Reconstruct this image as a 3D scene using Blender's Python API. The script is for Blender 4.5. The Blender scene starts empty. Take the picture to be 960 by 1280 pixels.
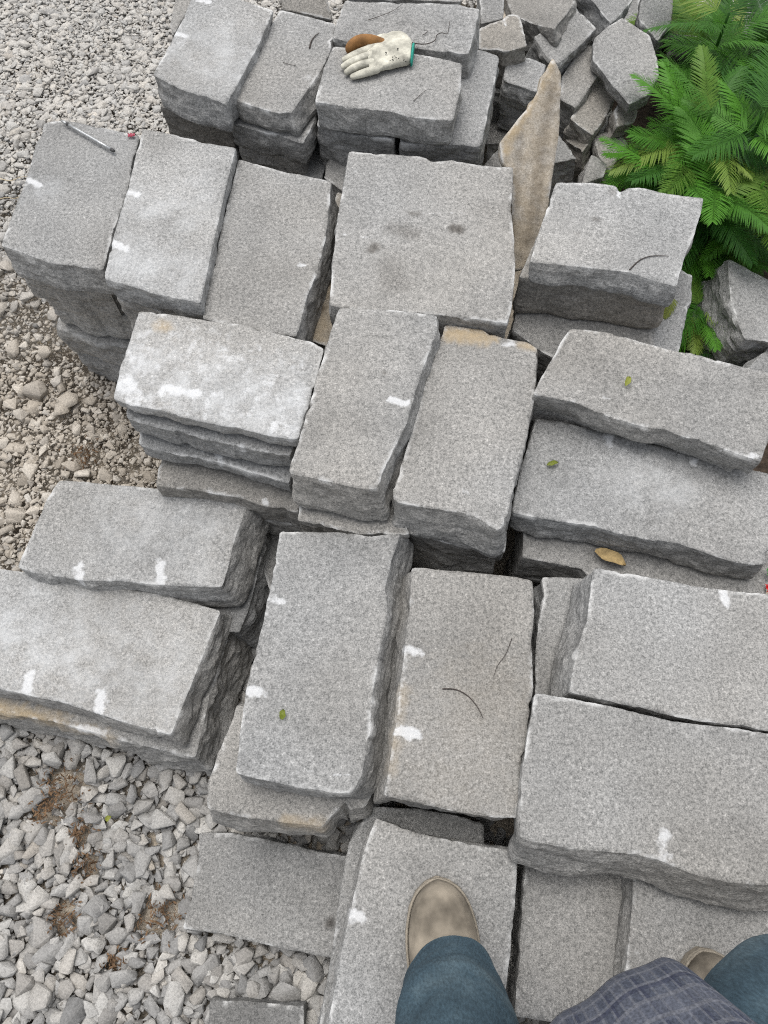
import bpy, bmesh, math, random
import numpy as np
from mathutils import Vector, Matrix
from mathutils.geometry import delaunay_2d_cdt

# ------------------------------------------------------------------ camera, sky, sun, exposure
scene = bpy.context.scene
COL = scene.collection
PITCH = math.radians(68); FOC = 961.0; CAM_H = 1.60
cam = bpy.data.cameras.new("camera"); camo = bpy.data.objects.new("camera", cam); COL.objects.link(camo)
cam.sensor_fit = 'VERTICAL'; cam.sensor_height = 36.0; cam.lens = FOC / 1280 * 36.0
cam.clip_start = 0.02; cam.clip_end = 500
camo.location = (0, 0, CAM_H); camo.rotation_euler = (math.radians(90) - PITCH, 0, 0)
scene.camera = camo

SUN_EL = math.radians(73); SUN_AZ = math.radians(-25)          # azimuth from +y towards +x
world = bpy.data.worlds.new("World"); scene.world = world; world.use_nodes = True
wn = world.node_tree.nodes; wl = world.node_tree.links
sky = wn.new('ShaderNodeTexSky'); sky.sky_type = 'NISHITA'; sky.sun_disc = False
sky.sun_elevation = SUN_EL; sky.sun_rotation = SUN_AZ
sky.air_density = 1.0; sky.dust_density = 4.0; sky.ozone_density = 0.6
hs = wn.new('ShaderNodeHueSaturation'); hs.inputs['Saturation'].default_value = 0.28
wl.new(sky.outputs[0], hs.inputs['Color'])
wl.new(hs.outputs[0], wn['Background'].inputs['Color']); wn['Background'].inputs['Strength'].default_value = 0.15
sun = bpy.data.lights.new("sun", 'SUN'); suno = bpy.data.objects.new("sun", sun); COL.objects.link(suno)
sun.energy = 1.05; sun.angle = math.radians(52); sun.color = (1.0, 0.98, 0.945)
sdir = Vector((math.sin(SUN_AZ) * math.cos(SUN_EL), math.cos(SUN_AZ) * math.cos(SUN_EL), math.sin(SUN_EL)))
suno.rotation_euler = sdir.to_track_quat('Z', 'Y').to_euler(); suno.location = sdir * 10
scene.view_settings.view_transform = 'Standard'; scene.view_settings.look = 'None'
scene.view_settings.gamma = 1; scene.view_settings.use_curve_mapping = False
scene.view_settings.exposure = 0.52
scene.render.engine = 'CYCLES'; scene.cycles.use_denoising = False; scene.cycles.filter_width = 1.15

# ------------------------------------------------------------------ survey: photograph pixel -> point of a real plane
CD = np.array([0, math.cos(PITCH), -math.sin(PITCH)]); CU = np.array([0, math.sin(PITCH), math.cos(PITCH)]); CR = np.array([1., 0, 0])
CP = np.array([0, 0, CAM_H])
def at(px, py, z):
    v = CD + CR * (px - 480) / FOC + CU * (640 - py) / FOC
    return CP + v * ((z - CAM_H) / v[2])
def on_plane(pts, z, sx=0., sy=0.):
    base = np.array([at(x, y, z) for x, y in pts]); c = base.mean(0)
    n = np.array([-sx, -sy, 1.0])
    out = []
    for x, y in pts:
        v = CD + CR * (x - 480) / FOC + CU * (640 - y) / FOC
        t = n @ (c - CP) / (n @ v); out.append(CP + v * t)
    return np.array(out), n / np.linalg.norm(n)

# ------------------------------------------------------------------ noise
def _h(i, seed):
    i = i.astype(np.int64)
    n = (i[..., 0] * 374761393 + i[..., 1] * 668265263 + i[..., 2] * 2147483647 + seed * 1274126177) & 0xffffffff
    n = ((n ^ (n >> 13)) * 1274126177) & 0xffffffff
    n = ((n ^ (n >> 16)) * 2246822519) & 0xffffffff
    return ((n ^ (n >> 15)) & 0xffff) / 65535.0
def vnoise(p, seed=0):
    p = np.asarray(p, float); i = np.floor(p); f = p - i; f = f * f * (3 - 2 * f); r = 0
    for a in (0, 1):
        for b in (0, 1):
            for c in (0, 1):
                w = (f[..., 0] if a else 1 - f[..., 0]) * (f[..., 1] if b else 1 - f[..., 1]) * (f[..., 2] if c else 1 - f[..., 2])
                r = r + w * _h(i + np.array([a, b, c]), seed)
    return r * 2 - 1
def lnoise(p, seed=0):
    p = np.asarray(p, float); i = np.floor(p); f = p - i; r = 0
    for a in (0, 1):
        for b in (0, 1):
            for c in (0, 1):
                w = (f[..., 0] if a else 1 - f[..., 0]) * (f[..., 1] if b else 1 - f[..., 1]) * (f[..., 2] if c else 1 - f[..., 2])
                r = r + w * _h(i + np.array([a, b, c]), seed)
    return r * 2 - 1
def fbm(p, seed=0, o=3):
    p = np.asarray(p, float); s = 0; a = 1.; t = 0
    for k in range(o):
        s = s + a * vnoise(p * (2.03 ** k) + 17.3 * k, seed + k * 11); t += a; a *= .5
    return s / t
def xyz(p2, z=0.):
    p2 = np.asarray(p2); return np.column_stack([p2[:, 0], p2[:, 1], np.full(len(p2), z) if np.isscalar(z) else z])

# ------------------------------------------------------------------ materials
def new_mat(name):
    m = bpy.data.materials.new(name); m.use_nodes = True
    return m, m.node_tree.nodes, m.node_tree.links, m.node_tree.nodes['Principled BSDF']
class NB:
    """small node helper"""
    def __init__(s, name):
        s.m, s.n, s.l, s.b = new_mat(name)
        s.b.inputs['Specular IOR Level'].default_value = 0.25
    def set(s, node, **k):
        for a, v in k.items():
            a = a.replace('_', ' ')
            if hasattr(v, 'is_linked') or isinstance(v, bpy.types.NodeSocket): s.l.new(v, node.inputs[a])
            else: node.inputs[a].default_value = v
        return node
    def coord(s, scale=(1, 1, 1), rnd=True, out='Object'):
        t = s.n.new('ShaderNodeTexCoord'); mp = s.n.new('ShaderNodeMapping'); mp.inputs['Scale'].default_value = scale
        src = t.outputs[out]
        if rnd:
            oi = s.n.new('ShaderNodeObjectInfo'); mu = s.n.new('ShaderNodeMath'); mu.operation = 'MULTIPLY'; mu.inputs[1].default_value = 37.
            s.l.new(oi.outputs['Random'], mu.inputs[0])
            ad = s.n.new('ShaderNodeVectorMath'); ad.operation = 'ADD'; s.l.new(src, ad.inputs[0]); s.l.new(mu.outputs[0], ad.inputs[1]); src = ad.outputs[0]
        s.l.new(src, mp.inputs['Vector']); return mp.outputs[0]
    def noise(s, vec, scale, detail=2., rough=.5):
        n = s.n.new('ShaderNodeTexNoise'); s.l.new(vec, n.inputs['Vector'])
        n.inputs['Scale'].default_value = scale; n.inputs['Detail'].default_value = detail; n.inputs['Roughness'].default_value = rough
        return n.outputs['Fac']
    def ramp(s, fac, stops, interp='LINEAR'):
        r = s.n.new('ShaderNodeValToRGB'); r.color_ramp.interpolation = interp; e = r.color_ramp.elements
        while len(e) > 1: e.remove(e[0])
        e[0].position = stops[0][0]; e[0].color = (*stops[0][1], 1) if not np.isscalar(stops[0][1]) else (stops[0][1],) * 3 + (1,)
        for p, c in stops[1:]:
            q = e.new(p); q.color = (*c, 1) if not np.isscalar(c) else (c, c, c, 1)
        s.l.new(fac, r.inputs[0]); return r.outputs[0]
    def math(s, op, a, b=None, clamp=False):
        m = s.n.new('ShaderNodeMath'); m.operation = op; m.use_clamp = clamp
        for i, v in enumerate((a, b)):
            if v is None: continue
            if isinstance(v, bpy.types.NodeSocket): s.l.new(v, m.inputs[i])
            else: m.inputs[i].default_value = v
        return m.outputs[0]
    def mix(s, fac, a, b, blend='MIX'):
        m = s.n.new('ShaderNodeMix'); m.data_type = 'RGBA'; m.blend_type = blend
        for i, v in ((0, fac), (6, a), (7, b)):
            sock = m.inputs[i]
            if isinstance(v, bpy.types.NodeSocket): s.l.new(v, sock)
            elif np.isscalar(v): sock.default_value = v if i == 0 else (v, v, v, 1)
            else: sock.default_value = (*v, 1)
        return m.outputs[2]
    def attr(s, name, kind='GEOMETRY'):
        a = s.n.new('ShaderNodeAttribute'); a.attribute_name = name; a.attribute_type = kind; return a.outputs['Fac']
    def bump(s, height, strength, dist, prev=None):
        b = s.n.new('ShaderNodeBump'); b.inputs['Strength'].default_value = strength; b.inputs['Distance'].default_value = dist
        s.l.new(height, b.inputs['Height'])
        if prev is not None: s.l.new(prev, b.inputs['Normal'])
        return b.outputs[0]
    def done(s, col, rough=.9, normal=None):
        if isinstance(col, bpy.types.NodeSocket): s.l.new(col, s.b.inputs['Base Color'])
        else: s.b.inputs['Base Color'].default_value = (*col, 1)
        s.b.inputs['Roughness'].default_value = rough
        if normal is not None: s.l.new(normal, s.b.inputs['Normal'])
        return s.m

def make_stone():
    b = NB('split_quartzite'); c = b.coord(); cf = b.coord((1, 1, 1.7))
    g1 = b.noise(c, 430, 2, .65); g2 = b.noise(c, 170, 2, .55); blot = b.noise(c, 7, 4, .6); blot2 = b.noise(c, 2.4, 2)
    side = b.attr('side'); edge = b.attr('edge'); dust = b.attr('dust'); warm = b.attr('warm'); dark = b.attr('dark')
    tint = b.attr('tint', 'OBJECT'); owarm = b.attr('warmth', 'OBJECT')
    gm = b.math('ADD', b.math('MULTIPLY', g1, .62), b.math('MULTIPLY', g2, .38))
    col = b.ramp(gm, [(.29, (.085, .087, .086)), (.42, (.182, .184, .181)), (.51, (.265, .266, .261)), (.60, (.340, .340, .333)), (.71, (.52, .52, .51))])
    lo = b.ramp(blot, [(.28, .80), (.5, 1.0), (.74, 1.16)])
    col = b.mix(1., col, lo, 'MULTIPLY')
    # slightly warm / cool drift from place to place and slab to slab
    wf = b.math('ADD', b.math('MULTIPLY', b.ramp(blot2, [(.36, 0.), (.66, 1.)]), .40), owarm, True)
    col = b.mix(wf, col, b.mix(1., col, (1.06, .985, .885), 'MULTIPLY'))
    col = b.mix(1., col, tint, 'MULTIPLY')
    # split sides: bedding bands, a little darker mineral
    fol = b.noise(cf, 26, 5, .65); fol2 = b.noise(cf, 90, 3, .6)
    fb = b.ramp(fol, [(.30, .86), (.5, 1.02), (.68, 1.20)])
    fb = b.mix(1., fb, b.ramp(fol2, [(.3, .88), (.7, 1.12)]), 'MULTIPLY')
    col = b.mix(side, col, b.mix(1., col, fb, 'MULTIPLY'))
    # tan weathering, dark spots
    wn_ = b.noise(c, 26, 4, .6)
    wm = b.math('MULTIPLY', warm, b.ramp(wn_, [(.25, .35), (.6, 1.)]), True)
    col = b.mix(wm, col, b.mix(b.math('MULTIPLY', gm, 1.), (.22, .165, .095), (.50, .40, .26)))
    dm = b.math('MULTIPLY', dark, b.ramp(wn_, [(.2, .5), (.5, 1.)]), True)
    col = b.mix(dm, col, b.mix(1., col, (.34, .32, .30), 'MULTIPLY'))
    # fresh white chips along the arrises and stone dust
    en = b.noise(c, 17, 5, .7)
    em = b.math('MULTIPLY', edge, b.ramp(en, [(.49, .0), (.60, 1.)]), True)
    col = b.mix(b.math('MULTIPLY', em, .85), col, (.66, .66, .645))
    dn = b.math('ADD', dust, b.math('MULTIPLY', b.math('SUBTRACT', b.noise(c, 62, 6, .72), .5), 2.0))
    dmk = b.math('MULTIPLY', b.ramp(dn, [(.40, 0.), (.80, 1.)]), b.ramp(dust, [(.05, 0.), (.25, 1.)]))
    col = b.mix(b.math('MULTIPLY', dmk, .56), col, (.72, .73, .735))
    hz = b.attr('haze'); hn = b.ramp(b.noise(c, 22, 5, .65), [(.36, .05), (.66, .95)])
    col = b.mix(b.math('MULTIPLY', hz, hn, True), col, (.60, .615, .62))
    nrm = b.bump(gm, .55, .0016)
    nrm = b.bump(b.noise(c, 38, 4, .6), .35, .004, nrm)
    sb = b.n.new('ShaderNodeBump'); b.l.new(fol, sb.inputs['Height']); b.l.new(nrm, sb.inputs['Normal']); sb.inputs['Distance'].default_value = .006
    b.l.new(b.math('MULTIPLY', side, .8), sb.inputs['Strength'])
    return b.done(col, .88, sb.outputs[0])
STONE = make_stone()

def make_gravel():
    b = NB('crushed_stone'); c = b.coord(rnd=False)
    r = b.attr('rnd'); w = b.attr('warm')
    g = b.noise(c, 260, 3, .6)
    base = b.ramp(r, [(0., (.15, .15, .147)), (.35, (.225, .222, .215)), (.7, (.31, .304, .29)), (1., (.42, .41, .385))])
    warmc = b.ramp(r, [(0., (.25, .22, .18)), (.5, (.38, .34, .285)), (1., (.50, .46, .40))])
    col = b.mix(w, base, warmc)
    col = b.mix(1., col, b.ramp(g, [(.25, .66), (.5, 1.), (.75, 1.25)]), 'MULTIPLY')
    n = b.bump(g, .5, .002); n = b.bump(b.noise(c, 60, 3), .5, .005, n)
    return b.done(col, .92, n)
def make_dirt():
    b = NB('dusty_ground'); c = b.coord(rnd=False)
    col = b.ramp(b.noise(c, 9, 6, .65), [(.3, (.22, .18, .14)), (.5, (.34, .295, .235)), (.7, (.43, .385, .32))])
    col = b.mix(1., col, b.ramp(b.noise(c, 160, 3, .6), [(.3, .6), (.7, 1.3)]), 'MULTIPLY')
    return b.done(col, .97, b.bump(b.noise(c, 90, 4), .6, .008))
def make_plain(name, col, rough=.85, var=.25, scale=120, bump=.3, dist=.001, spec=.25):
    b = NB(name); c = b.coord()
    n = b.noise(c, scale, 3, .6)
    cc = b.mix(1., tuple(col), b.ramp(n, [(.3, 1 - var), (.7, 1 + var)]), 'MULTIPLY')
    b.b.inputs['Specular IOR Level'].default_value = spec
    return b.done(cc, rough, b.bump(n, bump, dist))
def make_leaf(name, c0, c1, trans=.35):
    b = NB(name); oi = b.n.new('ShaderNodeObjectInfo'); c = b.coord()
    f = b.math('ADD', b.math('MULTIPLY', oi.outputs['Random'], .75), b.math('MULTIPLY', b.noise(c, 30, 2), .35))
    col = b.ramp(f, [(.1, c0), (.95, c1)])
    m = b.done(col, .5)
    tr = b.n.new('ShaderNodeBsdfTranslucent'); b.l.new(b.mix(1., col, (1.2, 1.25, .5), 'MULTIPLY'), tr.inputs['Color'])
    mx = b.n.new('ShaderNodeMixShader'); mx.inputs[0].default_value = trans
    out = b.n['Material Output']; b.l.new(b.b.outputs[0], mx.inputs[1]); b.l.new(tr.outputs[0], mx.inputs[2]); b.l.new(mx.outputs[0], out.inputs['Surface'])
    return m
GRAVEL = make_gravel(); DIRT = make_dirt()
FROND = make_leaf('frond_green', (.014, .065, .012), (.105, .29, .030))
FROND_Y = make_leaf('frond_yellow_green', (.10, .21, .03), (.22, .30, .06))
LEAFY = make_leaf('fallen_leaf_green', (.17, .21, .03), (.27, .29, .06))
DEADLEAF = make_plain('dead_leaf', (.34, .25, .12), .8, .4, 60)
LITTER = make_plain('leaf_litter_brown', (.13, .08, .045), .95, .6, 20)
TWIG = make_plain('dry_twig', (.055, .045, .04), .9, .3)
STRAW = make_plain('dry_straw', (.48, .40, .27), .8, .2)

# ------------------------------------------------------------------ object helpers
def tag(o, label=None, cat=None, group=None, kind=None):
    if label: o['label'] = label
    if cat: o['category'] = cat
    if group: o['group'] = group
    if kind: o['kind'] = kind
    return o
def mesh_obj(name, V, Fc, mat, parent=None, smooth=False):
    me = bpy.data.meshes.new(name); me.from_pydata([tuple(v) for v in V], [], [tuple(f) for f in Fc])
    if mat: me.materials.append(mat)
    if smooth: me.polygons.foreach_set('use_smooth', [True] * len(me.polygons))
    o = bpy.data.objects.new(name, me); COL.objects.link(o)
    if parent: o.parent = parent
    return o
def fattr(me, name, arr):
    a = me.attributes.new(name, 'FLOAT', 'POINT'); a.data.foreach_set('value', np.asarray(arr, np.float32))
def empty(name, loc):
    o = bpy.data.objects.new(name, None); COL.objects.link(o); o.location = loc; o.empty_display_size = .05; return o
def inside(poly, p):
    x, y = p[:, 0], p[:, 1]; r = np.zeros(len(p), bool); n = len(poly); j = n - 1
    for i in range(n):
        xi, yi = poly[i]; xj, yj = poly[j]
        c = ((yi > y) != (yj > y)) & (x < (xj - xi) * (y - yi) / (yj - yi + 1e-12) + xi); r ^= c; j = i
    return r
def seg_dist(p, a, b):
    ab = b - a; t = np.clip(((p - a) @ ab) / (ab @ ab + 1e-12), 0, 1)
    return np.linalg.norm(p - (a + t[:, None] * ab), axis=1)

FOOT = []          # ground footprints of stone, keeps the gravel out of it
RND = random.Random(7)
GROUP = 'split grey stone slabs in the stacks'
_seed = [100]

def stone(name, label, top3, nrm, th, group=GROUP, cat='stone slab', res=.006, rough=1., flare=(), marks=(), stains=(), darks=(),
          haze=(), tint=1., warmth=0., edge=1., side_amp=.006, relief=1., steps=()):
    """one split stone: top3 = outline of its upper face (3-D, coplanar), th = thickness below it.
       flare: (pixel direction vector, metres) pairs lean the sides; marks/stains/darks: capsules in plane coordinates"""
    _seed[0] += 1; sd = _seed[0]
    c = top3.mean(0); ez = np.array(nrm); ex = np.array([1., 0, 0]); ex = ex - ez * (ex @ ez); ex /= np.linalg.norm(ex); ey = np.cross(ez, ex)
    to2 = lambda P: np.column_stack([(np.atleast_2d(P) - c) @ ex, (np.atleast_2d(P) - c) @ ey])
    poly = to2(top3)
    A = np.sum(poly[:, 0] * np.roll(poly[:, 1], -1) - np.roll(poly[:, 0], -1) * poly[:, 1])
    if A < 0: poly = poly[::-1]
    # dense outline
    out = []
    for i in range(len(poly)):
        a, b = poly[i], poly[(i + 1) % len(poly)]; n = max(1, int(np.linalg.norm(b - a) / (res * .8)))
        for k in range(n): out.append(a + (b - a) * k / n)
    O = np.array(out)
    for _ in range(1): O = (np.roll(O, 1, 0) + 2 * O + np.roll(O, -1, 0)) / 4
    q = xyz(O, sd * 3.7)
    for f, a in ((7, .0020), (34, .0012), (130, .0011)):
        O = O + rough * a * np.column_stack([fbm(q * [f, f, 1], sd, 2), fbm(q * [f, f, 1] + 91, sd + 5, 2)])
    n0 = len(O); tn = np.roll(O, -3, 0) - np.roll(O, 3, 0); nn_ = np.column_stack([tn[:, 1], -tn[:, 0]]); nn_ /= np.linalg.norm(nn_, axis=1)[:, None] + 1e-9
    O = O - nn_ * (np.clip(lnoise(xyz(O * 38, sd * 1.3), sd + 81) - .42, 0, 1) * .012 * min(rough, 1.2))[:, None]
    # interior grid
    lo, hi = O.min(0), O.max(0)
    gx, gy = np.meshgrid(np.arange(lo[0], hi[0], res), np.arange(lo[1], hi[1], res * .87))
    gx = gx + (np.arange(gx.shape[0]) % 2)[:, None] * res * .5
    G = np.column_stack([gx.ravel(), gy.ravel()]); G = G + (vnoise(xyz(G * 371, sd), sd)[:, None]) * res * .12
    G = G[inside(O, G)]
    def dmin(P):
        d = np.full(len(P), 9.)
        for s in range(0, len(P), 2000):
            d[s:s + 2000] = np.sqrt(((P[s:s + 2000, None] - O[None]) ** 2).sum(-1)).min(1)
        return d
    if len(G): dg = dmin(G); G = G[dg > res * .7]; dg = dg[dg > res * .7]
    else: dg = np.zeros(0)
    ring = np.column_stack([np.arange(n0), np.roll(np.arange(n0), -1)])
    res_c = delaunay_2d_cdt([Vector(p) for p in np.vstack([O, G])], [tuple(map(int, e)) for e in ring], [list(range(n0))], 1, 1e-7)
    tv, tf, orig = res_c[0], res_c[2], res_c[3]
    if len(tv) != n0 + len(G):        # the outline crossed itself somewhere: fall back to a smoother one
        if rough > .05:
            print('FALLBACK', rough, label)
            return stone(name, label, top3, nrm, th, group, cat, res, rough * .5, flare, marks, stains, darks, haze, tint, warmth, edge, side_amp, relief, steps)
    T = np.array([tuple(v) for v in tv])
    idx_of = {}
    for i, ol in enumerate(orig):
        for k in ol: idx_of[k] = i
    bidx = np.array([idx_of[i] for i in range(n0)])
    d = np.zeros(len(T)); dd = np.concatenate([np.zeros(n0), dg])
    for k, i in idx_of.items(): d[i] = dd[k]
    z = relief * (fbm(xyz(T * 9, sd), sd, 3) * .0022 + fbm(xyz(T * 70, sd), sd + 3, 2) * .0006)
    if relief > 1: z = z + relief * lnoise(xyz(T * [20, 9], sd), sd + 4) * .0012
    for (p, q, dz) in steps:
        a2, b2 = to2(p)[0], to2(q)[0]; tt = b2 - a2; nn = np.array([-tt[1], tt[0]]) / np.linalg.norm(tt)
        sdist = (T - a2) @ nn + fbm(xyz(T * 30, sd), sd + 71, 3) * .006; z = z - dz * np.clip(.5 + sdist / .004, 0, 1)
    chip = np.clip(fbm(xyz(T * 24, sd + .5), sd + 7, 3) * 2.6 - .62, 0, 1) * .007 + np.clip(fbm(xyz(T * 90, sd + .5), sd + 9, 2), 0, 1) * .0012
    z = z - rough * chip * np.exp(-(d / .0055) ** 2)
    V = [np.column_stack([T, z])]; faces = [tuple(f) for f in tf]; ntop = len(faces)
    # sides
    wn_ = max(1, min(7, n0 // 30)); tan = np.roll(O, -wn_, 0) - np.roll(O, wn_, 0); nor = np.column_stack([tan[:, 1], -tan[:, 0]]); nor /= np.linalg.norm(nor, axis=1)[:, None] + 1e-9
    K = max(4, int(th / max(res, .0065))); zb = z[bidx]; prev = bidx; base = len(T); fl = np.zeros(n0)
    for (vx, vy, m) in flare:
        v = np.array([vx, vy]) / math.hypot(vx, vy); fl += m * np.clip((nor @ v - .55) / .3, 0, 1)
    rings = []
    for k in range(1, K + 1):
        t = k / K; zz = zb * (1 - t) + (-th) * t; dep = -zz
        q3 = np.column_stack([O, np.full(n0, -th * t)])
        wq = q3 + .012 * np.column_stack([fbm(q3 * 22 + sd, sd + 61, 2), fbm(q3 * 22 + sd + 40, sd + 62, 2), fbm(q3 * 22 + sd + 80, sd + 63, 2)])
        off = lnoise(wq * [24, 24, 30] + sd, sd + 21) * side_amp * .95 + lnoise(wq * [62, 62, 75] + sd, sd + 25) * side_amp * .5 + fbm(q3 * [40, 40, 120] + sd, sd + 33, 2) * side_amp * .35
        off = off * min(1, dep.mean() / .012) + fl * dep / th
        P = O + nor * off[:, None]
        if k >= K - 1: P = P - nor * (.006 if k == K else .0015)
        V.append(np.column_stack([P, zz])); cur = base + np.arange(n0); base += n0
        nx = np.roll(np.arange(n0), -1)
        for i in range(n0):
            j = nx[i]; faces.append((prev[i], cur[i], cur[j], prev[j]))
        prev = cur
    V.append(np.array([[0, 0, -th]])); cc = base
    for i in range(n0): faces.append((prev[i], cc, prev[(i + 1) % n0]))
    V = np.vstack(V)
    me = bpy.data.meshes.new(name); me.from_pydata(V.tolist(), [], [tuple(int(x) for x in f) for f in faces]); me.materials.append(STONE)
    sm = np.zeros(len(faces), bool); sm[:ntop] = True; me.polygons.foreach_set('use_smooth', sm)
    nV = len(V); sidea = np.ones(nV); sidea[:len(T)] = 0
    edga = np.zeros(nV); edga[:len(T)] = np.exp(-d / .0011) * edge; edga[len(T):len(T) + n0] = .15 * edge
    P2 = V[:, :2]; vert = np.clip(1 + V[:, 2] / .05, 0, 1)
    def caps(lst):
        a = np.zeros(nV)
        for (p, q, w, s) in lst:
            ds = seg_dist(P2, to2(p)[0], to2(q)[0]); ds = ds * (1 + .40 * fbm(xyz(P2 * 75, sd), sd + 50, 2)) + w * .28 * fbm(xyz(P2 * 160, sd), sd + 51, 1); a = np.maximum(a, s * np.clip(1.25 - ds / w, 0, 1) ** .7 * vert)
        return a
    fattr(me, 'side', sidea); fattr(me, 'edge', edga); fattr(me, 'warm', caps(stains)); fattr(me, 'dark', caps(darks))
    du = caps(marks); fattr(me, 'haze', caps(haze))
    fattr(me, 'dust', du)
    o = bpy.data.objects.new(name, me); COL.objects.link(o)
    o.matrix_world = Matrix(((ex[0], ey[0], ez[0], c[0]), (ex[1], ey[1], ez[1], c[1]), (ex[2], ey[2], ez[2], c[2]), (0, 0, 0, 1)))
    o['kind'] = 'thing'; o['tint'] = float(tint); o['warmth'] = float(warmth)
    tag(o, label, cat, group)
    return o

def caps3(lst, z, sx, sy, ref):
    """capsules given by photograph pixels on the slab's own plane -> 3-D"""
    n = np.array([-sx, -sy, 1.0]); out = []
    def un(x, y):
        v = CD + CR * (x - 480) / FOC + CU * (640 - y) / FOC
        return CP + v * (n @ (ref - CP) / (n @ v))
    for (x0, y0, x1, y1, w, s) in lst: out.append((un(x0, y0), un(x1, y1), w, s))
    return out

def sharpen(px):
    P = [np.array(p, float) for p in px]; i = 0; n = len(P)
    A = .5 * sum(P[k][0] * P[(k + 1) % n][1] - P[(k + 1) % n][0] * P[k][1] for k in range(n)); out = []; skip = set()
    for i in range(n):
        if i in skip: continue
        a, p, q, b = P[i - 1], P[i], P[(i + 1) % n], P[(i + 2) % n]
        if np.linalg.norm(q - p) < 15 and (i + 1) % n not in skip:
            u = p - a; v = q - b; cr = u[0] * v[1] - u[1] * v[0]; cosv = abs(u @ v) / (np.linalg.norm(u) * np.linalg.norm(v) + 1e-9)
            if cosv < .55 and abs(cr) > 1e-6:
                t = ((q - p)[0] * v[1] - (q - p)[1] * v[0]) / cr; x = p + u * t
                if t > 0 and np.linalg.norm(x - (p + q) / 2) < 11:
                    out.append(x); skip.add((i + 1) % n); continue
        out.append(p)
    return [tuple(p) for p in out]
def slab(label, px, z, th, tilt=(0, 0), under=0, step=(), marks=(), stains=(), darks=(), haze=(), name='stone_slab', short=None, drop=0., inset=0., **k):
    top, n = on_plane(sharpen(px), z, *tilt); ref = top.mean(0)
    kw = dict(k); kw['tint'] = kw.get('tint', 1.) * RND.uniform(.94, 1.05); kw['steps'] = [(a, b, w) for a, b, w, _ in caps3([(*st, 0) for st in step], z, *tilt, ref)]
    o = stone(name, label, top, n, th, marks=caps3(marks, z, *tilt, ref), stains=caps3(stains, z, *tilt, ref),
              darks=caps3(darks, z, *tilt, ref), haze=caps3(haze, z, *tilt, ref), **kw)
    FOOT.append(top[:, :2])
    zb = z - th - .002 - drop; ordn = ['first', 'second', 'third', 'fourth', 'fifth']
    if under:
        each = (zb - .0) / under; c = top.mean(0)
        # corners only: the lower courses are their own stones
        for j in range(under):
            a = math.radians(RND.uniform(-1.6, 1.6)); s = RND.uniform(.955, 1.0) - inset; sh = np.array([RND.uniform(-.007, .007), RND.uniform(-.007, .007)])
            P = (top[:, :2] - c[:2]) * s; P = np.column_stack([P[:, 0] * math.cos(a) - P[:, 1] * math.sin(a), P[:, 0] * math.sin(a) + P[:, 1] * math.cos(a)]) + c[:2] + sh
            stone(name, 'grey slab, %s layer below %s' % (ordn[j], short), xyz(P, zb - j * each), (0, 0, 1), each - .003, res=.010,
                  tint=RND.uniform(.98, 1.12), warmth=RND.uniform(0, .3), edge=.6, side_amp=.009)
    return o
#@@STRUCTURE
# ------------------------------------------------------------------ ground
def ground():
    V = []; n = 60
    xs = np.concatenate([-np.geomspace(60, 2.2, 14), np.linspace(-2, 2, 41), np.geomspace(2.2, 60, 14)])
    ys = np.concatenate([-np.geomspace(60, 1.3, 14), np.linspace(-1, 3.4, 45), np.geomspace(3.6, 60, 14)])
    g = np.array([[x, y] for y in ys for x in xs]); zz = fbm(xyz(g * 1.3), 5, 3) * .015 - .012
    nx = len(xs); F = [(j * nx + i, j * nx + i + 1, (j + 1) * nx + i + 1, (j + 1) * nx + i) for j in range(len(ys) - 1) for i in range(nx - 1)]
    return tag(mesh_obj('ground', xyz(g, zz), F, DIRT, smooth=True), kind='structure')
ground()

# ------------------------------------------------------------------ the stone stacks, back row first
slab('grey slab with two white chisel marks at its left side, leftmost of the back row',
     [(243,-12),(300,0),(336,12),(338,22),(325,52),(309,82),(291,116),(281,130),(262,122),(244,118),(226,112),(207,103),(191,94),(205,70),(219,44),(232,18)],
     .50, .065, marks=[(250,1,262,3,.008,1),(220,42,234,46,.009,1),(222,52,230,55,.010,.5)], flare=[(0,-1,.012)], haze=[(230,60,300,70,.09,.34)], tint=1.06, short='leftmost back row slab')
slab('rough brownish slab jutting out under the leftmost back row slab', [(245,0),(336,22),(287,150),(255,146),(200,134),(215,90)], .432, .08, tint=.85, warmth=.55, under=3, short='brownish jutting slab of the back row')
slab('grey slab in the back row with a short dark twig on top',
     [(347,18),(360,15),(409,27),(418,34),(414,58),(410,73),(396,96),(388,107),(371,131),(366,142),(347,141),(326,135),(292,125),(294,116),(318,75),(336,36)],
     .48, .048, flare=[(0,-1,.003),(1,-.3,.02)], tint=.93, short='back row slab with the twig', haze=[(383,97,385,97,.006,.6)])
slab('grey slab sticking out at the front under the twig slab', [(350,20),(418,36),(393,152),(380,178),(340,168),(284,153),(300,110)], .43, .062, tint=.95, under=2, inset=.10, short='slab sticking out under the twig slab')
slab('small dark grey slab end low in the gap beside the twig slab stack', [(380,150),(412,188),(411,193),(402,226),(374,219)], .33, .1, tint=.85, under=1, short='small dark slab end in the gap')
slab('small rounded grey stone wedged low between the back stacks', [(412,188),(440,188),(436,236),(424,236),(406,222)], .36, .12, tint=.84, rough=1.6, under=1, short='small rounded wedged stone')
slab('thick grey slab with the white work glove lying on it',
     [(417,59),(440,60),(517,67),(560,75),(578,80),(575,112),(568,147),(562,151),(540,150),(510,146),(487,139),(457,137),(425,132),(405,129),(394,124),(405,85)],
     .50, .06, flare=[(0,-1,.006)], tint=.97, warmth=.15, short='glove slab')
slab('dark slab end showing just under the front of the glove slab', [(420,70),(520,85),(492,174),(440,170),(396,158)], .437, .09, tint=.86, under=3, short='dark slab end below the glove slab')
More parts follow.
